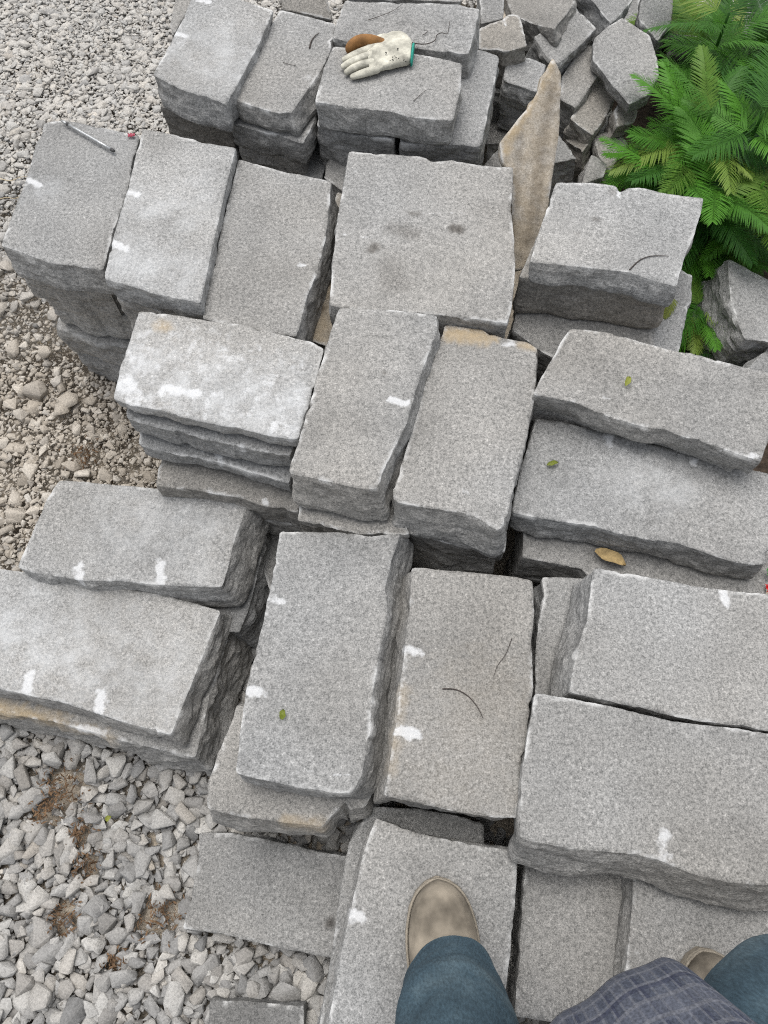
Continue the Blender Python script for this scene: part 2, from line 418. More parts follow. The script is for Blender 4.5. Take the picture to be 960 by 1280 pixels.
slab('long grey slab behind the glove slab with wiry threads on top',
     [(431,2),(575,5),(596,11),(597,25),(592,50),(586,68),(560,66),(515,60),(440,54),(416,48),(421,28)], .485, .085, tint=1.0, flare=[(1,0,.01)], under=3, short='slab with the wiry threads')
slab('lower grey slab sticking out to the right of the glove slab', [(510,70),(600,62),(624,70),(618,105),(610,138),(601,185),(570,182),(500,179)], .428, .07, tint=.93, under=3, short='slab right of the glove slab')
slab('grey slab at the top edge of the photo behind the thread slab', [(440,-45),(574,-40),(577,2),(520,0),(433,-3)], .47, .09, tint=1.03, under=3, short='slab at the top edge')
slab('brown tinged broken slab end between the thread slab and the rubble', [(599,36),(628,25),(636,18),(650,19),(654,40),(658,59),(632,66),(618,62),(598,62)], .40, .1, tint=.9, warmth=.8, tilt=(.1,.05), rough=1.5,
     marks=[(630,24,632,32,.005,.8)], under=2, short='brown tinged slab end')
slab('grey slab at the top edge beside the rubble heap', [(599,-30),(632,-30),(629,23),(601,30)], .38, .1, tint=.98, under=2, short='slab beside the rubble heap')
slab('brownish slanting stone at the top edge between two back row slabs', [(356,-14),(405,-16),(413,14),(411,24),(385,18),(352,12)], .43, .06, tint=.8, warmth=.7, tilt=(-.2,.2), under=2, short='brownish slanting stone')
slab('narrow grey stone standing at the top edge left of the first back slab', [(222,-12),(240,-20),(238,8),(222,34),(215,46),(212,30)], .38, .1, tint=.95, warmth=.25, under=2, short='narrow stone at the top edge')

# second row
slab('grey slab at the outer left corner with a metal rod lying on it',
     [(56,153),(80,150),(120,158),(175,170),(168,200),(159,240),(143,286),(130,337),(108,335),(89,332),(64,329),(27,315),(1,308),(16,268),(33,225),(46,180)],
     .455, .062, marks=[(36,226,49,231,.009,1)], haze=[(40,235,60,240,.03,.35)], flare=[(0,-1,.02)], tint=.95, under=4, short='metal rod slab')
slab('pale grey slab with two white chisel marks on its left edge, second in its row',
     [(178,161),(207,166),(255,177),(284,183),(293,192),(287,215),(279,250),(264,315),(251,379),(220,372),(190,366),(160,356),(131,348),(143,290),(160,236),(170,195)],
     .47, .05, marks=[(160,240,173,243,.009,1),(140,304,156,310,.010,1)], haze=[(165,255,240,265,.05,.36),(150,330,230,345,.06,.36),(240,240,270,250,.05,.3)], tint=1.07, flare=[(0,-1,.008)], under=4, short='pale slab with two edge marks')
slab('clean grey slab, third in the second row left of the big stained slab',
     [(297,205),(311,202),(362,216),(406,225),(414,231),(411,265),(407,300),(396,340),(384,370),(371,421),(330,415),(290,406),(252,398),(262,352),(272,310),(285,255)],
     .445, .09, marks=[(375,331,381,332,.006,.8)], flare=[(1,0,.015)], tint=1.0, warmth=.1, under=4, short='clean third slab of the second row')
slab('big square grey slab with dark stains and a crack line across it',
     [(436,190),(442,188),(495,191),(530,195),(542,201),(565,199),(602,205),(636,207),(641,212),(640,240),(638,262),(642,300),(644,345),(640,385),(634,404),(600,400),(547,394),(470,388),(412,384),(415,345),(420,295),(424,262),(430,225)],
     .455, .085, darks=[(567,286,573,287,.010,1.),(514,267,522,268,.008,.8),(468,308,466,313,.011,.85),(490,285,515,290,.016,.5),(485,330,490,350,.030,.30)],
     step=[(425,268,640,263,.0035)], marks=[(530,266,636,264,.0022,.62),(425,292,480,299,.002,.6),(441,212,446,211,.004,.7)], flare=[(0,-1,.006)], tint=.99, warmth=.12, under=0)
slab('brown rusty slab showing in the slot left of the big stained slab', [(421,240),(530,250),(600,400),(560,425),(407,432),(385,425),(396,345),(409,290)], .368, .08, tint=.85, warmth=.9,
     stains=[(400,300,395,420,.05,.5)], darks=[(399,384,401,386,.010,1)], under=3, short='rusty slab in the slot')
slab('tan weathered stone slab leaning upright over the rubble',
     [(677,96),(691,72),(702,94),(699,165),(694,195),(688,235),(684,265),(672,318),(655,336),(641,338),(639,216),(628,207),(624,180),(650,146),(663,131),(671,116)],
     .46, .028, tilt=(0, .62), stains=[(690,90,660,330,.16,.48),(688,82,630,190,.016,.9)], relief=3.5, tint=1.12, warmth=.35, rough=.6, edge=.8, darks=[(690,110,675,200,.012,.5),(672,215,660,300,.010,.45),(650,170,645,260,.008,.4),(684,150,670,280,.006,.5)], cat='stone slab')
slab('thin grey slab with a notch in its back edge, beside the fern',
     [(694,231),(704,228),(740,229),(770,233),(774,242),(783,236),(802,235),(836,242),(874,247),(879,252),(876,268),(868,293),(855,322),(846,355),(842,358),(820,351),(786,341),(735,334),(700,330),(662,327),(671,298),(681,268)],
     .485, .05, darks=[(745,274,748,275,.006,.8),(720,292,722,293,.005,.5),(766,240,769,241,.007,.6)], marks=[(773,240,774,247,.006,.7)], flare=[(0,-1,.012)], tint=1.04, short='notched slab')
slab('thick brownish slab directly under the notched slab by the fern', [(659,325),(697,245),(868,262),(838,370),(800,366),(760,360),(700,351),(650,347)], .432, .095, tint=.86, warmth=.55, flare=[(0,-1,.012)], side_amp=.005, edge=.6)
slab('grey slab with a flat ledge under the thick brownish slab', [(655,340),(818,350),(820,430),(811,480),(745,475),(676,440),(641,413)], .335, .10, tint=.95, warmth=.3, under=2, short='flat ledge slab')
slab('grey slab ledge nearest the fern, under the notched slab', [(822,340),(852,336),(866,345),(864,376),(858,390),(849,440),(843,480),(812,480)], .332, .10, tint=.92, under=2, short='ledge slab nearest the fern')

# third row
slab('slab splashed all over with white stone dust',
     [(174,389),(200,391),(251,399),(300,405),(369,423),(388,427),(405,436),(399,459),(393,480),(384,511),(372,549),(345,546),(317,540),(280,533),(236,523),(190,511),(163,507),(142,499),(151,458),(163,425)],
     .455, .035, marks=[(155,480,170,498,.026,.75),(205,487,245,492,.014,.85),(265,492,275,494,.012,.7),(180,430,380,500,.10,.40),(190,500,330,525,.03,.42),(340,530,365,544,.02,.6),(160,440,170,460,.015,.5),(215,410,260,415,.02,.38)], haze=[(160,470,350,520,.10,.50)], stains=[(202,406,207,408,.012,.8)], tint=1.05, side_amp=.004)
slab('grey slab, second layer of the stack under the dust splashed slab', [(158,455),(392,487),(363,571),(311,561),(251,546),(200,535),(158,523)], .413, .06, marks=[(302,556,304,560,.008,.7)], tint=.95, side_amp=.005)
slab('grey slab with a white fleck, third layer under the dust splashed slab', [(178,490),(386,525),(361,604),(317,591),(275,578),(221,568),(173,556)], .348, .05, marks=[(272,566,275,578,.008,.8),(253,563,255,566,.005,.6)], tint=.98, side_amp=.005)
slab('brownish slab at the bottom of the stack under the dust splashed slab', [(203,540),(378,575),(372,640),(323,631),(300,622),(240,612),(196,608)], .292, .09, tint=.84, warmth=.5, marks=[(262,612,264,616,.006,.7),(331,624,332,630,.007,.7)], under=2, short='brownish bottom slab of the dusty stack')
slab('long grey slab, one white mark on its right edge, beside the tan cornered slab',
     [(424,385),(497,388),(546,394),(546,414),(534,447),(518,496),(509,529),(493,559),(479,590),(472,610),(457,612),(416,603),(385,596),(359,589),(371,557),(393,484),(412,420)],
     .462, .09, marks=[(489,500,509,505,.009,.9)], darks=[(479,465,480,466,.003,1)], flare=[(0,-1,.022),(1,-.2,.018)], tint=1.0, warmth=.1, short='long slab left of the tan cornered slab')
slab('brownish slab end sticking out under the long slab left of the tan cornered slab', [(385,560),(480,580),(512,668),(450,668),(372,650)], .365, .09, tint=.88, warmth=.4, under=2, short='brownish slab end')
slab('grey slab with a tan patch in its back corner',
     [(556,407),(600,413),(628,423),(660,428),(673,436),(671,470),(667,504),(656,560),(641,616),(633,652),(624,664),(604,650),(580,641),(547,637),(510,632),(489,628),(489,612),(499,588),(509,560),(526,492),(548,433)],
     .43, .09, stains=[(562,415,605,418,.022,1.0),(650,430,668,436,.008,.7)], marks=[(632,430,640,430,.010,.8),(581,613,585,616,.007,.55)], flare=[(0,-1,.025),(1,0,.006)], tint=.99, short='tan cornered slab')
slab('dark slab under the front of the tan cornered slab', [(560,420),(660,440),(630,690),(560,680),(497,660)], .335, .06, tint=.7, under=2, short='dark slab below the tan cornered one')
slab('long grey slab with a rough front face, behind the leaf spotted slab',
     [(712,410),(765,417),(810,430),(847,440),(860,440),(930,459),(982,472),(966,530),(950,577),(907,561),(862,547),(810,534),(761,521),(720,504),(690,497),(671,494),(671,484),(682,462),(692,445),(700,428)],
       .445, .044, marks=[(940,569,946,572,.007,.8),(888,560,908,562,.004,.6),(752,496,759,498,.004,.6)], flare=[(0,-1,.008)], tint=1.02, warmth=.2, under=3, inset=.03, short='the rough fronted long slab')
slab('long grey slab with a small yellow leaf and two white marks on its back edge',
     [(669,523),(702,527),(770,545),(870,570),(985,598),(972,650),(956,706),(925,704),(889,694),(847,679),(818,676),(783,669),(744,658),(687,650),(641,642),(641,635),(650,590),(660,555)],
     .372, .07, marks=[(761,544,761,555,.010,.9),(867,567,867,578,.010,.9)], flare=[(0,-1,.008)], tint=1.02, haze=[(780,600,860,620,.05,.3)])
slab('grey slab holding the brown dead leaf, under the long slab', [(655,640),(720,640),(965,690),(955,765),(740,728),(727,711),(690,704),(653,697)], .298, .11, tint=.93, warmth=.3, under=2, short='dead leaf slab')

# fourth row
slab('grey slab with two white chisel marks, behind the big dusty corner slab',
     [(74,600),(100,602),(190,610),(275,617),(306,619),(312,626),(303,648),(294,672),(286,705),(278,733),(235,733),(205,731),(150,727),(100,726),(45,717),(22,709),(40,668),(60,622)],
     .245, .085, tilt=(.05, .03), marks=[(100,709,99,725,.011,.95),(201,706,202,728,.011,.95)], haze=[(160,660,260,680,.09,.3)], flare=[(1,0,.035),(0,-1,.022)], tint=1.04)
slab('rough slab with a sharp crest sticking out to the right, under the two mark slab', [(60,630),(322,648),(333,668),(331,680),(312,760),(300,790),(160,780),(30,730)], .155, .152, tint=.86, flare=[(1,0,.035)], side_amp=.012, edge=1.)
slab('flat dark grey stone in the gap behind the crested slab', [(318,640),(372,655),(365,720),(340,750),(325,700)], .12, .115, tint=.85)
slab('large dusty grey slab at the left edge, over the orange stained slab',
     [(-60,702),(0,711),(45,718),(100,728),(200,742),(276,764),(262,797),(247,836),(232,875),(214,919),(150,901),(75,878),(0,862),(-110,838)],
     .205, .06, marks=[(37,843,34,862,.012,1),(127,867,124,888,.012,.95)], haze=[(10,790,80,830,.09,.46),(60,800,200,850,.10,.36)], flare=[(1,-.3,.02),(0,-1,.012)], tint=1.06)
slab('slab with orange brown stains under the large dusty corner slab', [(-80,715),(290,770),(284,800),(262,870),(245,948),(170,930),(80,905),(0,890),(-110,866)], .14, .125, stains=[(0,893,70,910,.03,.9),(90,915,130,925,.02,.6)],
     marks=[(100,912,130,918,.012,.9)], flare=[(1,-.3,.035),(0,-1,.02)], tint=.95, warmth=.25, side_amp=.012)
slab('grey slab with a small green leaf bit and two white marks on its left edge',
     [(350,664),(419,666),(458,668),(494,667),(499,675),(492,694),(483,730),(484,769),(475,805),(465,866),(463,910),(452,968),(440,990),(420,991),(381,985),(330,974),(294,966),(300,919),(304,889),(310,854),(322,811),(333,760),(341,721),(346,690)],
     .372, .085, marks=[(337,750,351,752,.009,.85),(311,863,327,865,.010,.9),(312,956,438,970,.0022,.55)], flare=[(1,0,.032),(0,-1,.01)], tint=1.0)
slab('broken grey slab sticking out in front under the green leaf slab', [(296,882),(480,905),(470,985),(456,1010),(436,1013),(430,1002),(402,1034),(348,1027),(305,1021),(260,1009),(261,978),(272,946),(284,915)],
     .284, .075, stains=[(360,1030,400,1036,.014,.6)], flare=[(0,-1,.022)], tint=.97, warmth=.1, rough=1.4, under=2, short='broken front slab')
slab('brown tinted slab with a thin curved twig on it',
     [(515,709),(600,717),(640,721),(666,726),(668,767),(664,807),(667,860),(660,905),(655,960),(648,1022),(620,1022),(580,1016),(530,1006),(482,996),(480,988),(487,950),(497,890),(504,830),(508,790),(513,747)],
     .368, .085, marks=[(508,812,523,815,.011,.85),(500,912,521,920,.011,.95)], stains=[(570,960,600,900,.10,.10),(488,960,505,860,.012,.35)], flare=[(-1,0,.024)], tint=.90, warmth=.30, under=3, short='brown tinted twig slab')
slab('narrow strip of lower slab between the twig slab and the right hand slabs', [(677,721),(730,723),(752,780),(742,890),(670,871),(669,827),(673,777),(680,745)], .298, .10, tint=.92, marks=[(679,750,676,775,.004,.8)], under=2, short='narrow strip slab')
slab('clean grey slab at the right edge with one white mark in its back edge',
     [(742,710),(818,723),(868,733),(914,739),(960,743),(1050,756),(1035,850),(1020,925),(960,914),(924,907),(847,896),(811,887),(769,878),(724,868),(712,860),(713,852),(721,812),(733,777),(737,742)],
     .385, .085, marks=[(905,741,907,752,.010,.9)], flare=[(-1,0,.02)], tint=1.02, under=3, short='clean right edge slab')
slab('large grey slab with a wavy front edge and one white mark, nearest the feet',
     [(668,867),(708,873),(779,886),(839,901),(924,911),(985,922),(1040,932),(1020,1030),(1005,1112),(960,1106),(910,1103),(865,1091),(820,1073),(780,1066),(720,1062),(652,1049),(650,1042),(652,970),(660,915)],
     .388, .08, marks=[(833,1046,827,1070,.012,.7)], flare=[(0,-1,.040)], tint=1.0, warmth=.12, under=0)
slab('grey slab the left boot stands on',
     [(469,1024),(478,1025),(499,1033),(521,1042),(597,1057),(640,1062),(647,1069),(646,1100),(642,1140),(632,1236),(622,1330),(610,1400),(380,1390),(400,1310),(410,1278),(429,1181),(445,1106),(454,1062)],
     .30, .075, marks=[(439,1143,454,1149,.010,1)], tint=1.0, flare=[(-1,0,.006)])
slab('dark slab sticking out behind and under the boot slab', [(460,1008),(520,1012),(580,1022),(605,1030),(608,1100),(610,1390),(370,1390),(400,1277),(416,1181),(429,1097),(436,1055)], .222, .08, tint=.9, under=1, short='dark slab under the boot slab')
slab('grey slab between the two feet, shaded and lower than its neighbours', [(658,1050),(720,1062),(792,1080),(790,1130),(780,1217),(770,1295),(684,1277),(643,1271),(648,1200),(654,1120)], .245, .09, tint=.95, warmth=.1, under=1, short='shaded slab between the feet')
slab('grey slab the right boot stands on', [(792,1070),(860,1085),(1010,1110),(995,1400),(768,1390),(777,1290),(783,1200),(790,1130)], .29, .09, tint=.97, warmth=.15, flare=[(-1,0,.008)], under=1, short='slab under the right boot', marks=[(795,1190,799,1193,.006,.5)])
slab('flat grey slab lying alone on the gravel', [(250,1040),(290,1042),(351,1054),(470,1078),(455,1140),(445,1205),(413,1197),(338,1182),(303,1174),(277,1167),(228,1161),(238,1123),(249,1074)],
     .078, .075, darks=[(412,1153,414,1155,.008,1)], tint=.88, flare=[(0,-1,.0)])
slab('slab end tinted dark for shade, half buried in gravel at the bottom edge', [(262,1250),(320,1252),(380,1258),(378,1330),(330,1345),(255,1345)], .062, .07, tint=.62, rough=1.5)  # low tint paints the shade lying here into the stone colour
# ------------------------------------------------------------------ heap of broken stone behind, at the right
RG = 'broken stone blocks in the rubble heap'
def rub(label, px, z, th, tilt=(0, 0), **k):
    k.setdefault('tint', .9); k.setdefault('rough', .7); k.setdefault('side_amp', .009); k.setdefault('relief', 2.6); k.setdefault('name', 'stone_block')
    return slab(label, px, z, th, tilt, group=RG, cat='stone block', **k)
rub('dark grey block at the top edge, furthest left of the rubble heap', [(628,-14),(716,-16),(718,4),(693,37),(664,30),(640,20)], .30, .12, (.25, -.25), tint=.75, warmth=.35)
rub('squarish grey block with a pale flat top, above the tip of the tan slab', [(667,46),(685,35),(717,5),(746,35),(722,60),(698,80),(685,72)], .30, .10, (-.12, .10), tint=.98)
rub('pale pointed block at the top edge right of the squarish block', [(722,-18),(796,-18),(791,0),(764,31),(742,4)], .30, .12, (-.15, .05), tint=1.0)
rub('grey block leaning just right of the tip of the tan slab', [(730,54),(741,57),(740,75),(752,88),(719,136),(700,124),(702,96)], .25, .10, (.05, .10), tint=.9, warmth=.2)
rub('brownish flat block between the leaning block and the fern', [(744,96),(755,97),(771,117),(757,146),(740,171),(712,149),(730,123)], .22, .07, (-.10, .08), tint=.92, warmth=.65)
rub('blue grey block with a dark front, left of the tan slab', [(634,62),(682,81),(671,116),(629,101)], .36, .13, (.05, .05), tint=.95, edge=.5)
rub('dark stone lying deep behind the left side of the tan slab', [(612,155),(652,138),(660,160),(630,178),(607,180)], .22, .10, (.1, -.2), tint=.75, warmth=.2)
rub('large rough grey slab propped against the fern', [(741,73),(742,50),(762,33),(778,22),(792,30),(812,44),(822,73),(824,95),(809,119),(787,131),(763,104)], .30, .036, (.12, .12), tint=.93, warmth=.05, side_amp=.006)
rub('grey stone at the top edge behind the large rough slab', [(798,24),(802,-6),(842,-10),(840,24),(822,52),(812,40)], .27, .10, (.1, .1), tint=.92)
rub('grey green stone partly under the fern tips', [(836,42),(868,42),(880,54),(858,70),(836,68)], .22, .09, (.0, .15), tint=.8, warmth=.3)
rub('small tan stone at the left tip of the fern', [(767,140),(776,124),(797,139),(792,154),(770,160)], .22, .07, (-.15, .1), tint=1.0, warmth=.9)
rub('pale flat stone half hidden by the left fern fronds', [(741,172),(770,160),(785,178),(764,212),(748,196)], .18, .09, (-.05, .05), tint=.95, warmth=.3)
rub('small brown stone wedged below the brownish flat block', [(702,160),(712,150),(742,172),(728,190),(708,176)], .17, .08, (.2, -.3), tint=.72, warmth=.8)
rub('grey block with a dark face, right beside the tan slab low down', [(690,166),(698,168),(722,199),(686,207)], .20, .14, (.1, -.05), tint=.85)
rub('grey triangular stone behind the notched slab', [(740,191),(758,207),(754,222),(726,232)], .20, .09, (-.1, .05), tint=.85, warmth=.2)
rub('small stone tucked behind the left edge of the tan slab', [(604,206),(628,178),(640,190),(640,214),(612,216)], .28, .12, (.2, .1), tint=.8, warmth=.25)
rub('rough angular block with a broken left side, right of the fern', [(909,327),(920,330),(962,350),(1000,372),(985,432),(930,424),(913,378)], .20, .16, (.02, .10), tint=.93, flare=[(-1, -.15, .030), (-1, .6, .015)], side_amp=.012, edge=1.2)
rub('grey stone at the right edge below the angular block', [(933,463),(962,432),(1000,440),(990,480)], .16, .12, (-.2, .05), tint=.9)
rub('upright grey stone at the top right corner behind the fern', [(938,-14),(975,-16),(985,40),(960,38),(945,20)], .18, .14, (-.35, -.1), tint=.95)
rub('small grey stone showing between fern fronds at the right edge', [(934,44),(950,36),(962,54),(946,66),(932,60)], .16, .1, (-.1, .1), tint=.95)
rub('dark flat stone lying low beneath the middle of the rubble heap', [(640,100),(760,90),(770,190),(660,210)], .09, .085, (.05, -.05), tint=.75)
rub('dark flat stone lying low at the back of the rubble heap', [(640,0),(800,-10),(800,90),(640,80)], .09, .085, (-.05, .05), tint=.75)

# ------------------------------------------------------------------ gravel
def hull_variants(n, seed):
    r = random.Random(seed); out = []
    for _ in range(n):
        bm = bmesh.new()
        for k in range(r.randint(9, 14)):
            v = Vector((r.gauss(0, 1), r.gauss(0, 1), r.gauss(0, 1))).normalized() * r.uniform(.8, 1.1)
            s = max(abs(v.x), abs(v.y), abs(v.z)); v = v.lerp(v / s * .85, .5)
            bm.verts.new((v.x * r.uniform(.9, 1.1), v.y * r.uniform(.72, .84), v.z * .46))
        bmesh.ops.convex_hull(bm, input=bm.verts)
        for v in [v for v in bm.verts if not v.link_faces]: bm.verts.remove(v)
        bmesh.ops.bevel(bm, geom=list(bm.edges), offset=.02, segments=1, affect='EDGES', clamp_overlap=True)
        bmesh.ops.triangulate(bm, faces=bm.faces); bm.verts.index_update()
        out.append((np.array([v.co[:] for v in bm.verts]), np.array([[v.index for v in f.verts] for f in bm.faces]))); bm.free()
    return out
VAR = hull_variants(26, 3)
def heap_height(p):
    h = fbm(xyz(p * 2.1), 40, 3) * .028 + .012
    # a bank of gravel against the outer corner of the left stack
    a, b = at(8, 352, .10)[:2], at(75, 395, .06)[:2]
    h = h + .10 * np.exp(-(seg_dist(p, a, b) / .11) ** 2)
    return h
def scatter(name, label, pts, sizes, warm, seed, flat=.5, zoff=0., tone=.45):
    rs = np.random.RandomState(seed); Vs = []; Fs = []; Rn = []; Wn = []; off = 0
    hz = heap_height(pts)
    for i, p in enumerate(pts):
        v, f = VAR[rs.randint(len(VAR))]; s = sizes[i] * .56
        a = rs.uniform(0, 6.283); tx, ty = rs.normal(0, flat, 2) * .5
        M = np.array(Matrix.Rotation(a, 3, 'Z') @ Matrix.Rotation(tx, 3, 'X') @ Matrix.Rotation(ty, 3, 'Y') @ Matrix.Diagonal((1, rs.uniform(.75, 1.1), rs.uniform(.6, 1.1))))
        q = (v * s) @ M.T + np.array([p[0], p[1], hz[i] + zoff + s * rs.uniform(-.1, .45)])
        Vs.append(q); Fs.append(f + off); off += len(v); r = np.clip(rs.normal(tone, .22), 0, 1)
        Rn.append(np.full(len(v), r)); Wn.append(np.full(len(v), np.clip(warm[i] + rs.normal(0, .18), 0, 1)))
    V = np.vstack(Vs); Fc = np.vstack(Fs)
    me = bpy.data.meshes.new(name); me.vertices.add(len(V)); me.vertices.foreach_set('co', V.ravel())
    me.loops.add(Fc.size); me.loops.foreach_set('vertex_index', Fc.ravel().astype(np.int32))
    me.polygons.add(len(Fc)); me.polygons.foreach_set('loop_start', np.arange(0, Fc.size, 3, dtype=np.int32)); me.polygons.foreach_set('loop_total', np.full(len(Fc), 3, np.int32))
    me.update(calc_edges=True); me.materials.append(GRAVEL); fattr(me, 'rnd', np.concatenate(Rn)); fattr(me, 'warm', np.concatenate(Wn))
    o = bpy.data.objects.new(name, me); COL.objects.link(o); return tag(o, label, 'gravel', kind='stuff')
def clear_of_stones(p, grow=0.0):
    keep = np.ones(len(p), bool)
    for f in FOOT:
        c = f.mean(0); g = c + (f - c) * (1 - grow); keep &= ~inside(g, p)
    return keep
def grid(x0, x1, y0, y1, sp, seed, j=.42):
    rs = np.random.RandomState(seed); gx, gy = np.meshgrid(np.arange(x0, x1, sp), np.arange(y0, y1, sp * .87)); gx = gx + (np.arange(gx.shape[0]) % 2)[:, None] * sp / 2
    p = np.column_stack([gx.ravel(), gy.ravel()]); return p + rs.uniform(-j, j, p.shape) * sp
WARM_C = at(40, 560, 0)[:2]
def warm_of(p): return np.clip(np.exp(-((p[:, 0] - WARM_C[0]) / .75) ** 2 - ((p[:, 1] - WARM_C[1]) / .36) ** 2) * 1.15 + .16 * far(p) + .06 + fbm(xyz(p * 3), 77, 2) * .12, 0, 1)
BARE = [(82,985,.034),(100,1040,.016),(205,1140,.030),(85,1145,.022),(112,1080,.018),(150,1200,.014),(60,1012,.022),(110,575,.025),(60,470,.015),(78,398,.015),(160,590,.025),(20,600,.025),(175,560,.02),(45,690,.02)]
def bare_of(p):
    m = np.zeros(len(p))
    for x, y, r in BARE:
        c = at(x, y, 0)[:2]; d = np.linalg.norm(p - c, axis=1) + fbm(xyz(p * 25), 9, 2) * .018; m = np.maximum(m, (d < r * 1.25).astype(float))
    return m
X0, X1, Y0, Y1 = -2.1, 1.5, -.75, 3.3
def layer(name, label, sp, smin, smax, seed, region, warmadd=0., keepb=0., flat=.55, grow=.02, zoff=0., tone=.45):
    p = grid(X0, X1, Y0, Y1, sp, seed); rs = np.random.RandomState(seed + 1)
    ok = clear_of_stones(p, grow) & (rs.rand(len(p)) < region(p)); ok &= (bare_of(p) < .5) | (rs.rand(len(p)) < keepb)
    # nothing under the back of the heap
    ok &= ~((p[:, 0] > -.05) & (p[:, 1] > .35) & (p[:, 1] < 2.30))
    p = p[ok]; s = smin + (smax - smin) * rs.beta(1.3, 2.6, len(p))
    return scatter(name, label, p, s, np.clip(warm_of(p) + warmadd, 0, 1), seed + 2, flat, zoff, tone)
near = lambda p: np.clip((.50 - p[:, 1]) / .10, 0, 1)
far = lambda p: np.clip((p[:, 1] - 1.45) / .35, 0, 1)
mid = lambda p: np.clip(1 - near(p) - far(p), 0, 1)
layer('gravel', 'coarse angular grey crushed stone covering the ground in front', .0245, .025, .070, 11, near, keepb=.05, flat=.42, tone=.64)
layer('gravel', 'grey crushed stone filling in between the coarse pieces in front', .0135, .012, .034, 14, near, keepb=.25, zoff=-.006, flat=.45, tone=.5)
layer('gravel', 'even pale grey crushed stone covering the ground at the back', .020, .022, .052, 21, far, flat=.20, tone=.93)
layer('gravel', 'small pale grey chips between the stones at the back', .015, .012, .026, 24, far, zoff=.006, flat=.30, tone=.93)
layer('gravel', 'fine pale grit filling the gaps of the crushed stone at the back', .009, .006, .014, 27, far, zoff=.006, flat=.3, tone=.8)
layer('gravel', 'loose beige stones scattered over the dusty ground at the left', .036, .022, .072, 31, lambda p: mid(p) * .72, .0, keepb=.15, flat=.4, tone=.6)
layer('gravel', 'beige pebbles and chips over the dusty ground at the left', .0125, .010, .027, 34, lambda p: mid(p) * .98, .0, keepb=.6, zoff=-.001, tone=.6)
layer('gravel', 'fine beige grit on the dusty ground at the left', .0085, .005, .012, 37, lambda p: (mid(p) * .95 + near(p) * .12) * (np.abs(p[:, 0] + .9) < 1.0), .15, keepb=1.)
pb, pf = VAR[4]; pc = at(56, 432, .035)
peb = mesh_obj('pebble', pb * .021, pf, make_plain('cream_pebble', (.55, .47, .34), .8, .15, 40), smooth=True); peb.location = pc
tag(peb, 'rounded cream pebble lying among the beige gravel by the left stack', 'pebble')

def litter():
    rs = np.random.RandomState(5); V = []; Fc = []
    for x, y, r in BARE[:8]:
        c = at(x, y, 0)[:2]
        for k in range(int(4200 * r)):
            q = c + rs.normal(0, r * .7, 2); a = rs.uniform(0, 6.28); L = rs.uniform(.003, .013); w = rs.uniform(.0006, .0022)
            d = np.array([math.cos(a), math.sin(a)]); n = np.array([-d[1], d[0]]); z = heap_height(q[None])[0] + rs.uniform(.002, .016); b = len(V); t = rs.normal(0, .004)
            for s, ww, zz in ((-.5, .3, t), (0, 1, .002), (.5, .2, -t)):
                for sg in (-1, 1): V.append((*(q + d * L * s + n * w * ww * sg), z + zz))
            Fc += [(b, b + 1, b + 3, b + 2), (b + 2, b + 3, b + 5, b + 4)]
    for x, y, r in ((930, 60, .16), (860, 250, .12), (900, 400, .09), (950, 200, .14), (860, 80, .10)):
        c = at(x, y, 0)[:2]
        for k in range(int(3000 * r)):
            q = c + rs.normal(0, r * .6, 2); a = rs.uniform(0, 6.28); L = rs.uniform(.006, .022); w = rs.uniform(.001, .004); d = np.array([math.cos(a), math.sin(a)]); n = np.array([-d[1], d[0]]); b = len(V); z = rs.uniform(.004, .02)
            for s, ww, zz in ((-.5, .3, 0), (0, 1, .004), (.5, .2, 0)):
                for sg in (-1, 1): V.append((*(q + d * L * s + n * w * ww * sg), z + zz))
            Fc += [(b, b + 1, b + 3, b + 2), (b + 2, b + 3, b + 5, b + 4)]
    return tag(mesh_obj('leaf_litter', V, Fc, LITTER), 'brown dry leaf litter in the hollows of the gravel and under the ferns', 'leaf litter', kind='stuff')
litter()
def soil():
    P = np.array([at(x, y, 0)[:2] for x, y in ((720,150),(770,20),(800,-60),(960,-90),(1250,-60),(1350,620),(1300,800),(960,640),(900,500),(850,470),(800,330))]); c = P.mean(0); V = [(*c, .010)]; Fc = []; D = []
    for i in range(len(P)):
        a, b = P[i], P[(i + 1) % len(P)]
        for k in range(10): D.append(a + (b - a) * k / 10)
    D = np.array(D); D += fbm(xyz(D * 9), 3, 3)[:, None] * .05; n = len(D)
    for s in (.4, .75, 1.): V += [(*(c + (d - c) * s), .014 if s < 1 else .006) for d in D]
    for i in range(n):
        j = (i + 1) % n; Fc.append((0, 1 + i, 1 + j)); Fc.append((1 + i, 1 + n + i, 1 + n + j, 1 + j)); Fc.append((1 + n + i, 1 + 2 * n + i, 1 + 2 * n + j, 1 + n + j))
    return tag(mesh_obj('soil', V, Fc, make_plain('dark_garden_soil', (.045, .033, .024), .97, .5, 70, .8, .01), smooth=True), kind='structure')
soil()

